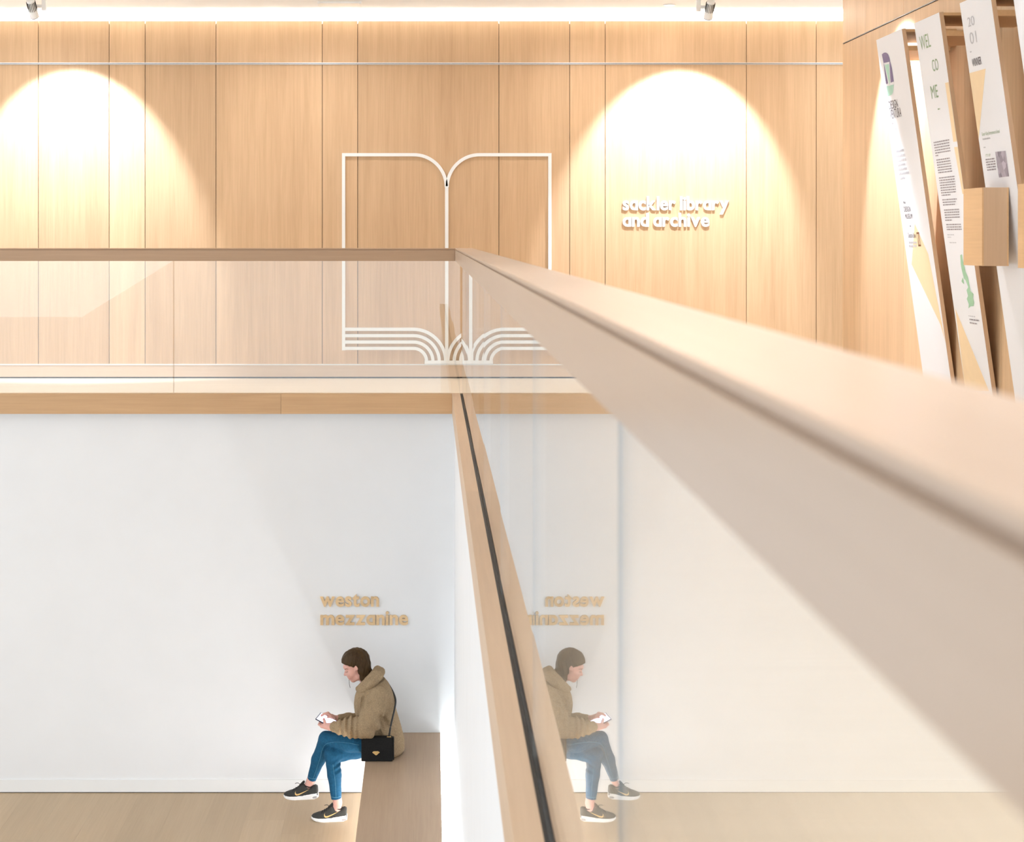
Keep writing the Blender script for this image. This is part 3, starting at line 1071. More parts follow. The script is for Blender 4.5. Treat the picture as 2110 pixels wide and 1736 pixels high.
# ------------------------------------------------------------------ clay modelling: signed distances on a grid
class Clay:
    def __init__(self, lo, hi, h):
        self.lo = np.array(lo, float)
        self.h = h
        n = np.ceil((np.array(hi, float) - self.lo) / h).astype(int) + 1
        self.n = n
        self.ax = [(self.lo[i] + h * np.arange(n[i])).astype(np.float32) for i in range(3)]
        self.v = np.full(n, 0.2, np.float32)

    def sub(self, lo, hi):
        sl = []
        for i in range(3):
            a = int(max(0, math.floor((lo[i] - self.lo[i]) / self.h)))
            b = int(min(self.n[i], math.ceil((hi[i] - self.lo[i]) / self.h) + 1))
            sl.append(slice(a, max(a, b)))
        sl = tuple(sl)
        x = self.ax[0][sl[0]][:, None, None]
        y = self.ax[1][sl[1]][None, :, None]
        z = self.ax[2][sl[2]][None, None, :]
        return sl, x, y, z

    def mix(self, sl, d, k, op):
        cur = self.v[sl]
        if cur.size == 0:
            return
        d = np.broadcast_to(d, cur.shape)
        if op == 'u':
            if k > 0:
                hh = np.clip(0.5 + 0.5 * (cur - d) / k, 0, 1)
                self.v[sl] = cur * (1 - hh) + d * hh - k * hh * (1 - hh)
            else:
                self.v[sl] = np.minimum(cur, d)
        elif op == 's':
            d = -d
            if k > 0:
                hh = np.clip(0.5 - 0.5 * (cur - d) / k, 0, 1)
                self.v[sl] = cur * (1 - hh) + d * hh + k * hh * (1 - hh)
            else:
                self.v[sl] = np.maximum(cur, d)

    def cone(self, a, b, r1, r2, k=0.015, op='u', flat=1.0):
        """rounded tapering limb; flat scales the depth (y) direction"""
        a, b = np.array(a, float), np.array(b, float)
        m = max(r1, r2) * max(1, flat) + k + 3 * self.h
        sl, x, y, z = self.sub(np.minimum(a, b) - m, np.maximum(a, b) + m)
        ba = b - a
        L2 = max(ba.dot(ba), 1e-9)
        t = np.clip(((x - a[0]) * ba[0] + (y - a[1]) * ba[1] + (z - a[2]) * ba[2]) / L2, 0, 1)
        d = np.sqrt((x - a[0] - t * ba[0]) ** 2 + ((y - a[1] - t * ba[1]) / flat) ** 2 + (z - a[2] - t * ba[2]) ** 2) - (r1 + (r2 - r1) * t)
        self.mix(sl, d, k, op)

    def chain(self, pts, rs, k=0.012, op='u', flat=1.0):
        for i in range(len(pts) - 1):
            self.cone(pts[i], pts[i + 1], rs[i], rs[i + 1], k, op, flat)

    def ell(self, c, r, k=0.015, op='u', tilt=0.0):
        """ellipsoid, tilted in the x-z plane"""
        c = np.array(c, float)
        m = max(r) + k + 3 * self.h
        sl, x, y, z = self.sub(c - m, c + m)
        ct, st = math.cos(tilt), math.sin(tilt)
        dx, dy, dz = x - c[0], y - c[1], z - c[2]
        u = dx * ct + dz * st
        w = -dx * st + dz * ct
        k0 = np.sqrt((u / r[0]) ** 2 + (dy / r[1]) ** 2 + (w / r[2]) ** 2)
        k1 = np.sqrt((u / r[0] ** 2) ** 2 + (dy / r[1] ** 2) ** 2 + (w / r[2] ** 2) ** 2) + 1e-6
        self.mix(sl, k0 * (k0 - 1) / k1, k, op)

    def loft(self, rows, k=0.02, op='u', round_=0.03):
        """rows of (z, x_front, x_back, half_depth, y_centre), sorted by z"""
        R = np.array(sorted(rows))
        zz = R[:, 0]
        lo = (R[:, 1].min() - 0.05, (R[:, 4] - R[:, 3]).min() - 0.05, zz[0] - 0.05)
        hi = (R[:, 2].max() + 0.05, (R[:, 4] + R[:, 3]).max() + 0.05, zz[-1] + 0.05)
        sl, x, y, z = self.sub(lo, hi)
        xf = np.interp(z, zz, R[:, 1])
        xb = np.interp(z, zz, R[:, 2])
        b = np.interp(z, zz, R[:, 3])
        yc = np.interp(z, zz, R[:, 4])
        a = (xb - xf) / 2
        cx = (xb + xf) / 2
        q = (((np.abs(x - cx) / a) ** 2.3 + (np.abs(y - yc) / b) ** 2.3)) ** (1 / 2.3)
        d = (q - 1) * np.minimum(a, b)
        cap = np.maximum(z - zz[-1], zz[0] - z)
        d = np.minimum(np.maximum(d, cap), 0) + np.sqrt(np.maximum(d, 0) ** 2 + np.maximum(cap, 0) ** 2)
        self.mix(sl, d, k, op)

    def field(self, fn):
        x = self.ax[0][:, None, None]
        y = self.ax[1][None, :, None]
        z = self.ax[2][None, None, :]
        self.v = fn(self.v, x, y, z).astype(np.float32)

    def mesh(self, name, mat, parent=None):
        v = self.v
        v[0], v[-1] = 0.2, 0.2
        v[:, 0], v[:, -1] = 0.2, 0.2
        v[:, :, 0], v[:, :, -1] = 0.2, 0.2
        s = v < 0
        nx, ny, nz = v.shape
        cnt = np.zeros((nx - 1, ny - 1, nz - 1), np.int8)
        for dx in (0, 1):
            for dy in (0, 1):
                for dz in (0, 1):
                    cnt += s[dx:nx - 1 + dx, dy:ny - 1 + dy, dz:nz - 1 + dz]
        act = (cnt > 0) & (cnt < 8)
        idx = np.full(act.shape, -1, np.int64)
        I = np.argwhere(act)
        idx[act] = np.arange(len(I))
        pos = np.zeros((len(I), 3))
        num = np.zeros(len(I))
        for axis in range(3):
            o1, o2 = [i for i in range(3) if i != axis]
            for p in (0, 1):
                for q in (0, 1):
                    A = I.copy()
                    A[:, o1] += p
                    A[:, o2] += q
                    B = A.copy()
                    B[:, axis] += 1
                    va = v[A[:, 0], A[:, 1], A[:, 2]]
                    vb = v[B[:, 0], B[:, 1], B[:, 2]]
                    c = (va < 0) != (vb < 0)
                    t = np.where(c, va / np.where(c, va - vb, 1), 0)
                    P = A.astype(float)
                    P[:, axis] += t
                    pos[c] += P[c]
                    num += c
        pos /= num[:, None]
        pos = self.lo + pos * self.h
        faces = []
        for axis in range(3):
            o1, o2 = [(1, 2), (2, 0), (0, 1)][axis]
            sa = np.take(s, range(0, s.shape[axis] - 1), axis)
            sb = np.take(s, range(1, s.shape[axis]), axis)
            E = np.argwhere(sa != sb)
            E = E[(E[:, o1] > 0) & (E[:, o2] > 0)]
            if len(E) == 0:
                continue
            inside = s[E[:, 0], E[:, 1], E[:, 2]]
            q = []
            for (p, r) in ((-1, -1), (0, -1), (0, 0), (-1, 0)):
                C = E.copy()
                C[:, o1] += p
                C[:, o2] += r
                q.append(idx[C[:, 0], C[:, 1], C[:, 2]])
            Q = np.stack(q, 1)
            Q[~inside] = Q[~inside][:, ::-1]
            faces.append(Q)
        Q = np.concatenate(faces)
        me = bpy.data.meshes.new(name)
        me.vertices.add(len(pos))
        me.vertices.foreach_set('co', pos.ravel())
        me.loops.add(Q.size)
        me.loops.foreach_set('vertex_index', Q.ravel().astype(np.int32))
        me.polygons.add(len(Q))
        me.polygons.foreach_set('loop_start', np.arange(0, Q.size, 4, dtype=np.int32))
        me.polygons.foreach_set('loop_total', np.full(len(Q), 4, np.int32))
        me.polygons.foreach_set('use_smooth', np.ones(len(Q), bool))
        me.update(calc_edges=True)
        me.validate()
        me.materials.append(mat)
        return link(bpy.data.objects.new(name, me), parent)


# ------------------------------------------------------------------ the seated woman
YP = 11.6
PS = F / YP     # 282 pixels per metre at her depth


def W3(px, py, dy=0.0):
    return at(px, py, YP + dy)


def bounds(pts, m):
    A = np.array([tuple(p) for p in pts])
    return A.min(0) - m, A.max(0) + m


person = thing('person', 'woman in camel fleece coat and blue jeans sitting cross-legged looking at phone', 'person', (W3(795, 1561).x, YP, ZB))

hipL, hipR = W3(800, 1536, -0.075), W3(797, 1531, 0.085)
kneeL, kneeR = W3(672, 1523, 0.0), W3(684, 1556.5, -0.05)
calfL, calfR = W3(656, 1566, 0.05), W3(689, 1596, -0.085)
ankL, ankR = W3(640, 1610, 0.08), W3(695.5, 1655, -0.11)
shL, shR = W3(780, 1434, -0.15), W3(772, 1424, 0.16)
elL, elR = W3(753, 1499, -0.2), W3(745, 1490, 0.22)
wrL, wrR = W3(690, 1498, -0.1), W3(699, 1482.5, 0.1)
neck0, neck1 = W3(764, 1412), W3(747, 1388)

# ---- body (head, neck, trunk, arms, hands, legs) as one surface
B = Clay(*bounds([W3(640, 1325, 0.3), W3(835, 1700, -0.3)], 0.06), 0.0045)
B.chain([hipL, kneeL], [0.056, 0.046])
B.chain([kneeL, calfL, ankL], [0.044, 0.04, 0.028])
B.cone(ankL, W3(636, 1618, 0.08), 0.03, 0.03)
B.chain([hipR, kneeR], [0.056, 0.046])
B.chain([kneeR, calfR, ankR], [0.044, 0.042, 0.031])
B.cone(ankR, W3(694, 1668, -0.11), 0.031, 0.032)
B.cone(hipL, hipR, 0.055, 0.055, 0.02)
B.chain([W3(803, 1535), W3(793, 1495), W3(777, 1450), W3(772, 1424)], [0.085, 0.085, 0.09, 0.085], 0.03, flat=1.1)
B.cone(shL, shR, 0.05, 0.05, 0.04)
B.chain([shL, elL, wrL], [0.05, 0.042, 0.026], 0.02)
B.chain([shR, elR, wrR], [0.05, 0.042, 0.026], 0.02)
B.chain([neck0, neck1], [0.052, 0.05], 0.02)
# head, face turned down to the left
B.ell(W3(734, 1365), (0.088, 0.072, 0.092), 0.02, tilt=0.25)
B.ell(W3(729.3, 1383), (0.057, 0.056, 0.072), 0.022, tilt=-0.3)
B.cone(W3(738, 1396, -0.035), W3(729, 1402, -0.012), 0.02, 0.014, 0.02)
B.cone(W3(738, 1396, 0.035), W3(729, 1402, 0.012), 0.02, 0.014, 0.02)
B.ell(W3(727.3, 1402.3), (0.018, 0.02, 0.014), 0.01)
B.ell(W3(713, 1374.5), (0.022, 0.045, 0.02), 0.016)                       # brow
for sg in (-1, 1):
    B.ell(W3(711.5, 1383, sg * 0.032), (0.012, 0.016, 0.009), 0.01, 's')   # eye socket
    B.ell(W3(714.5, 1382.8, sg * 0.03), (0.011, 0.012, 0.009), 0.003)      # eyeball under the lid
    B.ell(W3(722, 1390, sg * 0.034), (0.02, 0.018, 0.018), 0.02)           # cheek
    B.ell(W3(733.8, 1376.5, sg * 0.074), (0.0165, 0.012, 0.025), 0.004, tilt=0.2)   # ear
    B.cone(W3(731.5, 1382.5, sg * 0.07), W3(732, 1384.5, sg * 0.069), 0.007, 0.006, 0.004)
    B.ell(W3(733.2, 1377.5, sg * 0.087), (0.008, 0.004, 0.012), 0.004, 's', tilt=0.2)
B.chain([W3(712.8, 1381.5), W3(711.0, 1390.8)], [0.0072, 0.0098], 0.005)   # nose
for sg in (-1, 1):
    B.ell(W3(714.5, 1391.8, sg * 0.011), (0.008, 0.007, 0.0055), 0.006)
B.ell(W3(719.4, 1397.2), (0.0085, 0.02, 0.006), 0.004)                     # lips
B.ell(W3(720.8, 1400.0), (0.0085, 0.018, 0.0055), 0.004)

# hands
PA, PD = W3(650, 1482, -0.055), W3(684, 1500, -0.055)     # near long edge of the phone
PB, PC = W3(661, 1468.5, 0.022), W3(695, 1486, 0.022)     # far long edge
pn = (PD - PA).cross(PB - PA).normalized()
if pn.z < 0:
    pn = -pn


def ph(u, v, h):
    """point on the phone: u along from the outer end, v from near to far edge, h above the screen"""
    return PA + (PD - PA) * u + (PB - PA) * v + pn * h


FR = [0.0086, 0.0080, 0.0074, 0.0066]
# left hand: palm below the phone on the near side, fingers under it, thumb over the top
palm = W3(680, 1499, -0.085)
B.cone(wrL, palm, 0.026, 0.024, 0.015, flat=0.7)
B.chain([palm, ph(0.5, 0.05, -0.030)], [0.024, 0.02], 0.012)
for i in range(4):
    u = 0.30 + 0.13 * i
    base = ph(u + 0.16, 0.0, -0.034)
    B.chain([base, ph(u + 0.02, -0.08, -0.026 - 0.002 * i), ph(u - 0.02, 0.22, -0.019), ph(u - 0.01, 0.55 - 0.05 * i, -0.018)],
            [FR[i], FR[i], FR[i] * 0.95, FR[i] * 0.85], 0.003)
B.chain([W3(684, 1494, -0.09), ph(0.62, -0.12, 0.004), ph(0.47, 0.05, 0.017), ph(0.38, 0.25, 0.012)], [0.013, 0.0105, 0.0092, 0.008], 0.005)
# right hand: behind the phone, palm at the far edge, first finger reaching over the screen
palmR = W3(685, 1480, 0.07)
B.cone(wrR, palmR, 0.025, 0.022, 0.015, flat=0.8)
B.chain([palmR, ph(0.62, 1.05, 0.012)], [0.021, 0.017], 0.012)
B.chain([ph(0.55, 1.0, 0.02), ph(0.36, 0.85, 0.04), ph(0.22, 0.62, 0.03), ph(0.16, 0.5, 0.014)], [0.0098, 0.0088, 0.008, 0.0072], 0.004)
for i in range(3):
    u = 0.42 - 0.02 * i
    B.chain([ph(u + 0.18, 1.12, 0.004 - 0.008 * i), ph(u - 0.06, 1.13, 0.006 - 0.011 * i), ph(u - 0.12, 0.98, -0.014 - 0.006 * i)],
            [FR[i + 1] * 1.05, FR[i + 1], FR[i + 1] * 0.9], 0.003)
B.chain([ph(0.75, 1.0, 0.012), ph(0.6, 0.85, 0.02), ph(0.48, 0.72, 0.013)], [0.0115, 0.0098, 0.008], 0.005)
body = B.mesh('body', M['skin'], person)
# small features of the face and hands
V, Fc = cyl_data(ph(0.39, 0.2, 0.0205), pn, 0.0055, 0.005, 0.0022, 10)
mesh_obj('thumbnail', V, Fc, M['nail'], person)
V, Fc = cyl_data(ph(0.15, 0.5, 0.0205), pn, 0.0045, 0.004, 0.002, 10)
mesh_obj('fingernail', V, Fc, M['nail'], person)

# ---- hair
H = Clay(*bounds([W3(695, 1325, 0.13), W3(775, 1420, -0.13)], 0.03), 0.004)
H.ell(W3(732.5, 1362.5), (0.108, 0.086, 0.094), 0.01, tilt=0.38)
H.ell(W3(746, 1372), (0.055, 0.078, 0.075), 0.02)
# clear the face and the ears
fx = W3(731.5, 1373)


def face_cut(v, x, y, z):
    # hairline: rises gently towards the parting, drops behind the ear
    zl = fx.z + 0.012 + 0.9 * np.maximum(0.02 - np.abs(y - YP), 0) + np.clip((x - fx.x + 0.02) * -0.22, -0.012, 0.022)
    below = z - zl
    behind = x - (fx.x + 0.043 + np.clip((fx.z - z) * 0.32, 0, 0.06))
    cut = np.maximum(below, behind)            # negative inside the region to clear
    return np.maximum(v, -cut)


H.field(face_cut)
for sg in (-1, 1):
    H.chain([W3(741, 1371, sg * 0.066), W3(744, 1384, sg * 0.068), W3(748, 1398, sg * 0.06), W3(754, 1412, sg * 0.05)], [0.012, 0.019, 0.021, 0.018], 0.014)
H.chain([W3(748, 1372), W3(753, 1390), W3(760, 1410)], [0.055, 0.05, 0.042], 0.02, flat=1.2)
H.field(lambda v, x, y, z: v + 0.0016 * np.sin(150 * (y + 0.35 * x)) + 0.0012 * np.sin(230 * (x - 0.3 * z) + 90 * y))
H.mesh('hair', M['hair'], person)
tube('hair_strand', catmull([W3(709, 1372, 0.05), W3(717, 1390, 0.056), W3(719.5, 1403, 0.04), W3(720, 1411, 0.03), W3(721.5, 1418, 0.03)], 6),
     [0.0024] * 12 + [0.0016] * 13, M['hair'], person, 5)

# ---- jeans
J = Clay(*bounds([W3(625, 1470, 0.3), W3(835, 1680, -0.3)], 0.05), 0.0048)
J.chain([hipL, W3(720, 1530, -0.05), kneeL], [0.074, 0.067, 0.053], 0.02)
J.chain([kneeL, calfL, W3(642, 1606.5, 0.077)], [0.052, 0.049, 0.0335], 0.02)
J.chain([hipR, W3(735, 1545, 0.02), kneeR], [0.084, 0.066, 0.058], 0.012)
J.chain([kneeR, calfR, W3(693, 1646, -0.107)], [0.054, 0.051, 0.038], 0.014)
J.cone(hipL, hipR, 0.074, 0.074, 0.02)


def cut_plane(g, p, n):
    n = Vector(n).normalized()
    rad = 0.12

    def fn(v, x, y, z):
        d = (x - p.x) * n.x + (y - p.y) * n.y + (z - p.z) * n.z
        near = np.sqrt((x - p.x) ** 2 + (y - p.y) ** 2 + (z - p.z) ** 2)
        return np.where(near < rad, np.maximum(v, d), v)
    g.field(fn)


cut_plane(J, W3(642.5, 1607, 0.077), ankL - calfL)
cut_plane(J, W3(693, 1647, -0.107), ankR - calfR)
kb, ka = W3(700, 1572, -0.05), W3(690, 1562, -0.05)


def jean_folds(v, x, y, z):
    d = np.sqrt((x - kb.x) ** 2 + (z - kb.z) ** 2)
    f = np.exp(-(d / 0.07) ** 2) * 0.0035 * np.sin(150 * (z - kb.z) - 70 * (x - kb.x))
    d2 = np.sqrt((x - kneeL.x - 0.05) ** 2 + (z - kneeL.z + 0.01) ** 2)
    f2 = np.exp(-(d2 / 0.08) ** 2) * 0.0018 * np.sin(120 * (x + 0.6 * z))
    return v + f + f2 + 0.0008 * np.sin(60 * x + 45 * y) * np.sin(70 * z + 20 * y)


J.field(jean_folds)
# keep the seat on the bench top and ahead of the bench edge free
jeans = J.mesh('jeans', M['jeans'], person)
bvhJ = BVHTree.FromPolygons([v.co for v in jeans.data.vertices], [tuple(p.vertices) for p in jeans.data.polygons])


def on_surface(bvh, px, py, off=0.001):
    """first surface point seen at a photograph pixel"""
    o_ = Vector((0, 0, EYE))
    d = Vector(((px - VX) / F, 1.0, -(py - VY) / F)).normalized()
    hit = bvh.ray_cast(o_, d)
    if hit[0] is None:
        return None
    return hit[0] + hit[1] * off


def seam(bvh, pts, r, mat, name, parent, n=5, sub=6):
    P = [on_surface(bvh, p.x, p.y, r * 0.3) for p in catmull([Vector((a, b)) for a, b in pts], sub)]
    P = [p for p in P if p is not None]
    if len(P) > 2:
        return tube(name, P, r, mat, parent, n)


seam(bvhJ, [(740, 1536), (715, 1531.5), (690, 1530), (672, 1534), (664, 1546), (660, 1562), (654, 1580), (645, 1606)], 0.0015, M['stitch'], 'side_seam', jeans)
seam(bvhJ, [(686, 1576), (688, 1592), (691, 1615), (692.5, 1645)], 0.0015, M['stitch'], 'side_seam', jeans)
seam(bvhJ, [(634.5, 1601.5), (640, 1604.5), (650, 1605.5)], 0.0017, M['stitch'], 'hem_stitch', jeans)
seam(bvhJ, [(683, 1643), (692, 1644.5), (702, 1642)], 0.0017, M['stitch'], 'hem_stitch', jeans)

bvhB = BVHTree.FromPolygons([v.co for v in body.data.vertices], [tuple(p.vertices) for p in body.data.polygons])
seam(bvhB, [(709.6, 1380.6), (713, 1378.8), (718, 1379.6)], 0.0015, M['brow'], 'eyebrow', body)
seam(bvhB, [(711.6, 1385.2), (714, 1386.0), (716.8, 1384.8)], 0.0016, M['brow'], 'eyelashes', body)
seam(bvhB, [(717.8, 1398.4), (720.5, 1398.9), (723.5, 1399.3)], 0.0018, M['lips'], 'lips', body)

# ---- coat
Cg = Clay(*bounds([W3(680, 1365, 0.33), W3(838, 1590, -0.33)], 0.05), 0.005)


def row(py, pf, pb, b, yc=0.0):
    f_, g_ = W3(pf, py), W3(pb, py)
    return (f_.z, f_.x, g_.x, b, YP + yc)


Cg.loft([row(1549.5, 764, 829, 0.15), row(1543, 758, 834, 0.158), row(1526, 752, 833.5, 0.162), row(1501, 745, 827.5, 0.155), row(1480, 737, 821.5, 0.15),
         row(1466, 731, 817, 0.155), row(1450, 729.5, 814, 0.16), row(1436, 731, 811.5, 0.17), row(1424, 735, 807, 0.175), row(1411, 742, 801, 0.16), row(1400, 750, 793, 0.11)], 0.02)
armhole = [W3(762, 1436, -0.17), W3(750, 1452, -0.17), W3(745, 1470, -0.16)]
Cg.chain([W3(781, 1434, -0.15), W3(771, 1462, -0.205), W3(755, 1499, -0.22)], [0.07, 0.078, 0.08], 0.008)
Cg.chain([W3(755, 1499, -0.22), W3(725, 1500, -0.17), W3(702, 1500, -0.125), W3(690, 1498.5, -0.1)], [0.08, 0.075, 0.052, 0.04], 0.008)
Cg.chain([W3(773, 1424, 0.165), W3(745, 1490, 0.225)], [0.072, 0.07], 0.03)
Cg.chain([W3(745, 1490, 0.225), W3(718, 1483, 0.16), W3(700, 1482.5, 0.1)], [0.068, 0.045, 0.034], 0.02)
# hem drapes forward over the thighs
Cg.cone(W3(775, 1530, -0.08), W3(790, 1540, -0.09), 0.055, 0.06, 0.03)


def coat_folds(v, x, y, z):
    e = W3(754, 1499, -0.215)
    w_ = wrL
    t = (x - w_.x) / (e.x - w_.x)
    fore = np.exp(-((t - 0.42) / 0.33) ** 2) * np.exp(-((z - e.z) / 0.11) ** 2) * (y < YP - 0.02)
    f = fore * 0.012 * np.sin(2 * math.pi * (x - w_.x) / 0.043 - 9 * (z - e.z))
    # gather under the arm and down the back
    c = W3(785, 1490, -0.18)
    d = np.sqrt((x - c.x) ** 2 + ((z - c.z) * 0.7) ** 2)
    g_ = np.exp(-(d / 0.1) ** 2) * (y < YP) * 0.014 * np.sin(70 * (x - c.x) + 38 * (z - c.z))
    # front edge of the coat and chest creases
    c2 = W3(748, 1455, -0.1)
    d2 = np.sqrt((x - c2.x) ** 2 + ((z - c2.z) * 0.5) ** 2)
    g2 = np.exp(-(d2 / 0.05) ** 2) * (y < YP) * 0.005 * np.sin(95 * (x - c2.x) + 18 * (z - c2.z))
    wool = 0.0022 * np.sin(310 * x + 120 * z) * np.sin(290 * z - 100 * y) * np.sin(300 * y + 60 * x)
    return v + f + g_ + g2 + wool


Cg.field(coat_folds)
# sleeve seam where the arm meets the body
neck_c = W3(757, 1402)
Cg.cone(W3(747, 1386), W3(766, 1416), 0.046, 0.062, 0.01, 's', flat=1.1)
# press the seams and deep creases into the surface where the photograph shows them
tmp = Cg.mesh('coat', M['coat'], None)
bvT = BVHTree.FromPolygons([v.co for v in tmp.data.vertices], [tuple(p.vertices) for p in tmp.data.polygons])
for path, rr in (([(753, 1430), (748, 1441), (745.5, 1452), (741, 1464), (737.5, 1472)], 0.011),
                 ([(789, 1434), (792.5, 1449), (789.5, 1464), (781, 1481), (771, 1497)], 0.011),
                 ([(806, 1464), (797, 1469), (790, 1476)], 0.010),
                 ([(785, 1488), (789, 1500), (793, 1512)], 0.009),
                 ([(741, 1433), (739, 1449), (736.5, 1466)], 0.006),
                 ([(772, 1442), (764, 1447), (757, 1455)], 0.006),
                 ([(800, 1425), (803, 1445), (801, 1462)], 0.006)):
    P = [on_surface(bvT, p.x, p.y, 0.001) for p in catmull([Vector((a_, b_)) for a_, b_ in path], 5)]
    P = [p for p in P if p is not None]
    n_ = len(P)
    Cg.chain(P, [rr * (0.35 + 0.65 * math.sin(math.pi * (i + 0.5) / n_)) for i in range(n_)], 0.012, 's')
bpy.data.objects.remove(tmp)
coat = Cg.mesh('coat', M['coat'], person)
coat.name = 'coat'
K = Clay(*bounds([W3(720, 1360, 0.2), W3(800, 1440, -0.2)], 0.05), 0.005)
for sg in (-1, 1):
    # stand of the collar, then the broad turned-down fold lying over it
    K.chain([W3(778, 1381, 0), W3(773, 1388, sg * 0.062), W3(760, 1402, sg * 0.088), W3(747, 1414, sg * 0.07), W3(738, 1420, sg * 0.045)],
            [0.03, 0.03, 0.03, 0.026, 0.02], 0.006)
    K.chain([W3(784, 1385, 0), W3(780, 1393, sg * 0.085), W3(766, 1408, sg * 0.12), W3(753, 1419, sg * 0.112), W3(745, 1425, sg * 0.085)],
            [0.033, 0.036, 0.037, 0.036, 0.03], 0.006)
K.field(lambda v, x, y, z: v + 0.0022 * np.sin(310 * x + 120 * z) * np.sin(290 * z - 100 * y) * np.sin(300 * y + 60 * x))
K.mesh('collar', M['coat'], coat)
bvhC = BVHTree.FromPolygons([v.co for v in coat.data.vertices], [tuple(p.vertices) for p in coat.data.polygons])


# ---- trainers
def trainer(origin, yaw, pitch, label, dark):
    """running shoe, toe towards -x; origin = ground point below the middle of the sole"""
    T = Matrix.Translation(origin) @ Matrix.Rotation(yaw, 4, 'Z') @ Matrix.Rotation(pitch, 4, 'Y')

    def place_mesh(o):
        o.data.transform(T)
        o.data.update()
    L2 = 0.131
    # sole outline
    S = Clay((-0.16, -0.06, -0.02), (0.16, 0.06, 0.07), 0.0035)
    xs_ = np.linspace(-L2, L2, 15)

    def sole_field(v, x, y, z):
        t = (x + L2) / (2 * L2)
        half = np.interp(t, [0, 0.06, 0.2, 0.35, 0.6, 0.85, 0.96, 1.0], [0.008, 0.03, 0.044, 0.046, 0.036, 0.036, 0.028, 0.01])
        yc = np.interp(t, [0, 0.3, 0.6, 1], [0.006, 0.0, -0.004, 0.0])
        zb = np.interp(t, [0, 0.12, 0.3, 0.9, 1.0], [0.014, 0.004, 0.0, 0.0, 0.007])
        zt = np.interp(t, [0, 0.15, 0.5, 0.8, 1.0], [0.03, 0.026, 0.03, 0.04, 0.044])
        d = np.maximum(np.abs(y - yc) - half, np.maximum(zb - z, z - zt))
        return np.maximum(d, np.abs(x) - L2)
    S.field(sole_field)
    sole = S.mesh('sole', M['sole'], None)
    U = Clay((-0.16, -0.07, -0.01), (0.16, 0.07, 0.16), 0.0035)

    def up_field(v, x, y, z):
        t = (x + L2) / (2 * L2)
        top = np.interp(t, [0, 0.05, 0.15, 0.3, 0.45, 0.56, 0.66, 0.8, 0.93, 1.0], [0.034, 0.046, 0.055, 0.066, 0.088, 0.108, 0.098, 0.088, 0.098, 0.09])
        half = np.interp(t, [0, 0.06, 0.2, 0.35, 0.6, 0.85, 0.96, 1.0], [0.004, 0.027, 0.041, 0.043, 0.035, 0.034, 0.027, 0.012])
        yc = np.interp(t, [0, 0.3, 0.6, 1], [0.006, 0.0, -0.004, 0.0])
        zz = np.clip((z - 0.02) / (top - 0.02), 0, 1.2)
        wv = half * np.sqrt(np.clip(1.0 - zz ** 2.4, 0.0, 1)) * 0.72 + half * 0.3
        d = np.maximum(np.abs(y - yc) - wv, np.maximum(0.022 - z, z - top))
        return np.maximum(d, np.abs(x) - L2 + 0.002)
    U.field(up_field)
    # foot opening
    U.cone((0.062, 0, 0.14), (0.066, 0, 0.085), 0.031, 0.027, 0.006, 's')
    upper = U.mesh('upper', M['shoe'], None)
    bv = BVHTree.FromPolygons([v.co for v in upper.data.vertices], [tuple(p.vertices) for p in upper.data.polygons])

    def side(x, z, off=0.0012):
        hit = bv.ray_cast(Vector((x, -0.2, z)), Vector((0, 1, 0)))
        return (hit[0] + Vector((0, -off, 0))) if hit[0] is not None else Vector((x, -0.036, z))
    # hooked gold stripe on the outer side
    up_c = [(-0.03, 0.069), (-0.0335, 0.06), (-0.031, 0.05), (-0.022, 0.0455), (-0.008, 0.0475), (0.02, 0.0565), (0.047, 0.0665), (0.069, 0.0745)]
    lo_c = [(-0.031, 0.067), (-0.0375, 0.056), (-0.037, 0.043), (-0.027, 0.0345), (-0.01, 0.0365), (0.018, 0.049), (0.046, 0.0625), (0.069, 0.0742)]
    V, Fc = [], []
    for (a, b) in zip(up_c, lo_c):
        for kk in range(4):
            t = kk / 3
            V.append(side(a[0] + (b[0] - a[0]) * t, a[1] + (b[1] - a[1]) * t, 0.0025))
    for i in range(len(up_c) - 1):
        for kk in range(3):
            j = i * 4 + kk
            Fc.append((j, j + 1, j + 5, j + 4))
    st = mesh_obj('stripe', V, Fc, M['gold'], None, True)
    so = st.modifiers.new('thick', 'SOLIDIFY')
    so.thickness = 0.0012
    # laces and tongue
    parts = [sole, upper, st]
    for kk in range(5):
        x = -0.052 + 0.016 * kk
        zt = 0.066 + 0.0085 * kk
        parts.append(tube('lace', catmull([(x - 0.004, -0.026, zt - 0.008), (x, -0.012, zt + 0.003), (x + 0.002, 0.004, zt + 0.005), (x + 0.003, 0.02, zt - 0.004)], 3), 0.003, M['shoe_dark'], None, 5))
    parts.append(tube('lace_loop', catmull([(0.0, -0.01, 0.105), (-0.012, -0.02, 0.119), (-0.028, -0.027, 0.121), (-0.034, -0.03, 0.118)], 4), 0.002, M['shoe_dark'], None, 5))
    tg_ = Clay((-0.05, -0.05, 0.06), (0.09, 0.05, 0.16), 0.0035)
    tg_.cone((0.0, -0.002, 0.092), (0.026, -0.002, 0.121), 0.012, 0.009, 0.004, flat=1.8)
    parts.append(tg_.mesh('tongue', M['shoe_dark'], None))
    cu = [(0.062 + 0.031 * math.cos(q_) , 0.029 * math.sin(q_), -0.002 + float(np.interp((0.062 + 0.031 * math.cos(q_) + L2) / (2 * L2), [0.45, 0.56, 0.66, 0.8, 0.93, 1.0], [0.088, 0.106, 0.098, 0.088, 0.096, 0.09]))) for q_ in np.linspace(0, 2 * math.pi, 25)]
    parts.append(tube('ankle_lining', cu, 0.0045, M['shoe_dark'], None, 6))
    parts.append(box('heel_cushion', 0.02, 0.124, -0.0375, 0.0375, 0.006, 0.022, M['sole_grey'], None, bevel=0.006))
    root = upper
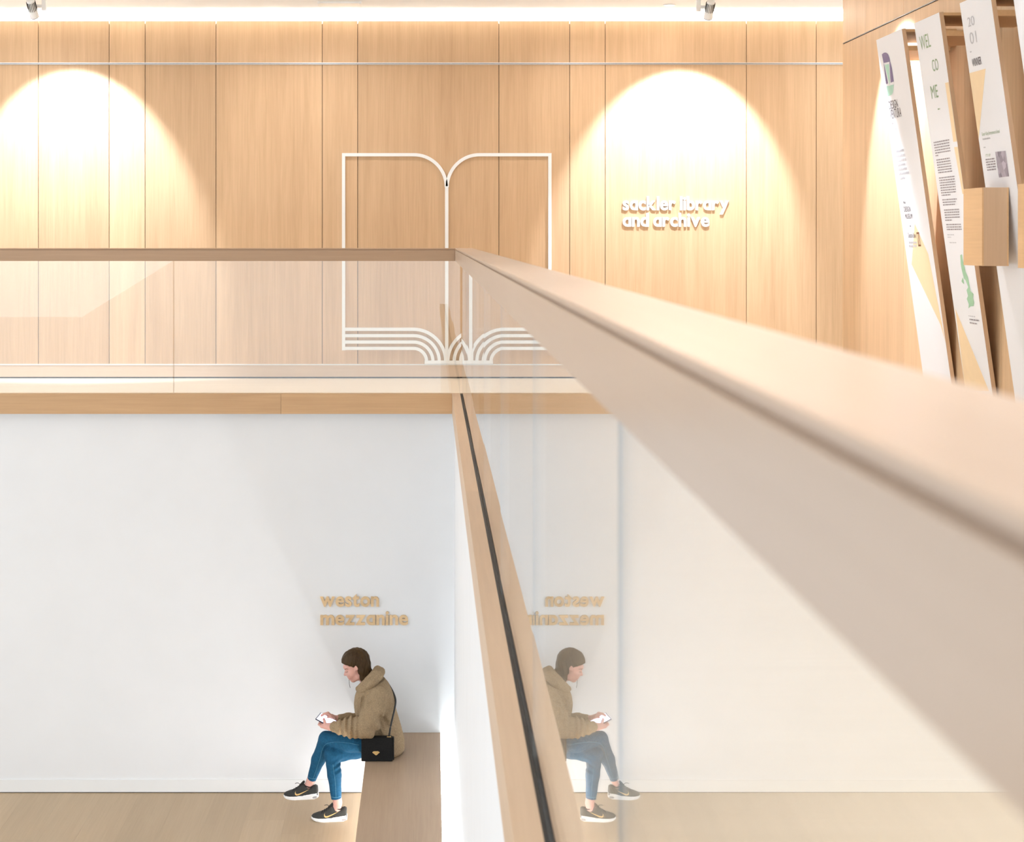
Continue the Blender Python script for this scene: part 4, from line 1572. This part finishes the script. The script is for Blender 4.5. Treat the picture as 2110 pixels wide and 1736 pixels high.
    for o in parts:
        place_mesh(o)
        if o is not root:
            o.parent = root
    root.name = 'trainer'
    root.parent = person
    root.matrix_parent_inverse = Matrix.Translation(-person.location)
    root['label'] = label
    return root


o_floor = W3(678.5, 1691, -0.11)
trainer(Vector((o_floor.x, YP - 0.112, ZL)), math.radians(3), 0.0, 'charcoal trainer with gold stripe flat on the floor', False)
o_hang = W3(620.5, 1645.5, 0.08)
trainer(o_hang, math.radians(-4), math.radians(-3), 'charcoal trainer with gold stripe on the raised foot', True)

# ---- phone
phone = thing('phone', 'dark phone with glowing white screen held in both hands of the woman', 'phone', ph(0.5, 0.5, -0.008))
V = [ph(u, v, h_) for h_ in (-0.0085, 0.0) for (u, v) in ((0, 0), (1, 0), (1, 1), (0, 1))]
o = mesh_obj('case', V, BOXF, M['phone'], phone)
bm = bmesh.new()
bm.from_mesh(o.data)
bmesh.ops.recalc_face_normals(bm, faces=bm.faces[:])
bmesh.ops.bevel(bm, geom=bm.edges[:], offset=0.002, segments=2, affect='EDGES')
bm.to_mesh(o.data)
bm.free()
V = [ph(u, v, h_) for h_ in (-0.001, 0.0006) for (u, v) in ((0.04, 0.05), (0.96, 0.05), (0.96, 0.95), (0.04, 0.95))]
o = mesh_obj('screen', V, BOXF, M['screen'], phone)
o['label'] = 'lit white phone screen'

# ---- handbag
YBg = 11.385
bag = thing('handbag', 'small black suede shoulder bag with gold clasp beside the woman on the bench', 'handbag', (at(777, 1568, YBg).x, YBg, ZB))
bl, br_ = at(744.5, 1568, YBg).x, at(808.5, 1568, YBg).x
zt_, zb_ = at(0, 1520, YBg).z, ZB + 0.001
body_b = box('bag_body', bl, br_, YBg, YBg + 0.045, zb_, zt_, M['bag'], bag, bevel=0.008)
# flap: V-shaped front
cxb = (bl + br_) / 2
V2 = [(bl + 0.002, zt_ - 0.002), (br_ - 0.002, zt_ - 0.002), (br_ - 0.004, zt_ - 0.07), (cxb + 0.02, zt_ - 0.118), (cxb - 0.02, zt_ - 0.118), (bl + 0.004, zt_ - 0.07)]
V = [(q_[0], YBg - 0.006, q_[1]) for q_ in V2] + [(q_[0], YBg + 0.002, q_[1]) for q_ in V2]
n_ = len(V2)
Fc = [tuple(range(n_)), tuple(range(2 * n_ - 1, n_ - 1, -1))] + [(i, n_ + i, n_ + (i + 1) % n_, (i + 1) % n_) for i in range(n_)]
fo = mesh_obj('flap', V, Fc, M['bag'], bag)
bm = bmesh.new()
bm.from_mesh(fo.data)
bmesh.ops.recalc_face_normals(bm, faces=bm.faces[:])
bmesh.ops.bevel(bm, geom=bm.edges[:], offset=0.0025, segments=2, affect='EDGES')
bm.to_mesh(fo.data)
bm.free()
cc = at(774.8, 1552, YBg)
V2 = [(-0.025, 0.004), (-0.016, 0.012), (0.014, 0.013), (0.026, 0.005), (0.004, -0.014), (-0.002, -0.014)]
V = [(cc.x + a_, YBg - 0.0125, cc.z + b_) for a_, b_ in V2] + [(cc.x + a_ * 1.1, YBg - 0.005, cc.z + b_ * 1.1) for a_, b_ in V2]
n_ = 6
Fc = [tuple(range(n_)), tuple(range(2 * n_ - 1, n_ - 1, -1))] + [(i, n_ + i, n_ + (i + 1) % n_, (i + 1) % n_) for i in range(n_)]
co = mesh_obj('clasp', V, Fc, M['gold'], bag)
co['label'] = 'gold diamond clasp'
box('gusset', br_ - 0.002, br_ + 0.012, YBg + 0.004, YBg + 0.042, zb_ + 0.01, zt_ - 0.006, M['bag'], bag, bevel=0.004)
for px_ in (751, 801.5):
    xx = at(px_, 1520, YBg).x
    box('strap_ring', xx - 0.015, xx + 0.015, YBg + 0.004, YBg + 0.012, zt_ - 0.006, zt_ + 0.003, M['gold'], bag)
sp = [at(801.5, 1519, YBg + 0.01), at(804.5, 1500, YBg - 0.01), at(808.5, 1481, YP - 0.185), at(812.5, 1464, YP - 0.125), at(815.2, 1448, YP - 0.05), at(813.5, 1436, YP - 0.01), at(808, 1423, YP + 0.06), at(797, 1405, YP + 0.1)]
tube('shoulder_strap', catmull(sp, 6), 0.0068, M['strap'], bag, 8, flat=((0, 1, 0.2), 0.5))
sp2 = [at(751, 1519, YBg + 0.01), at(755, 1511, YP - 0.17), at(760, 1500, YP - 0.12)]
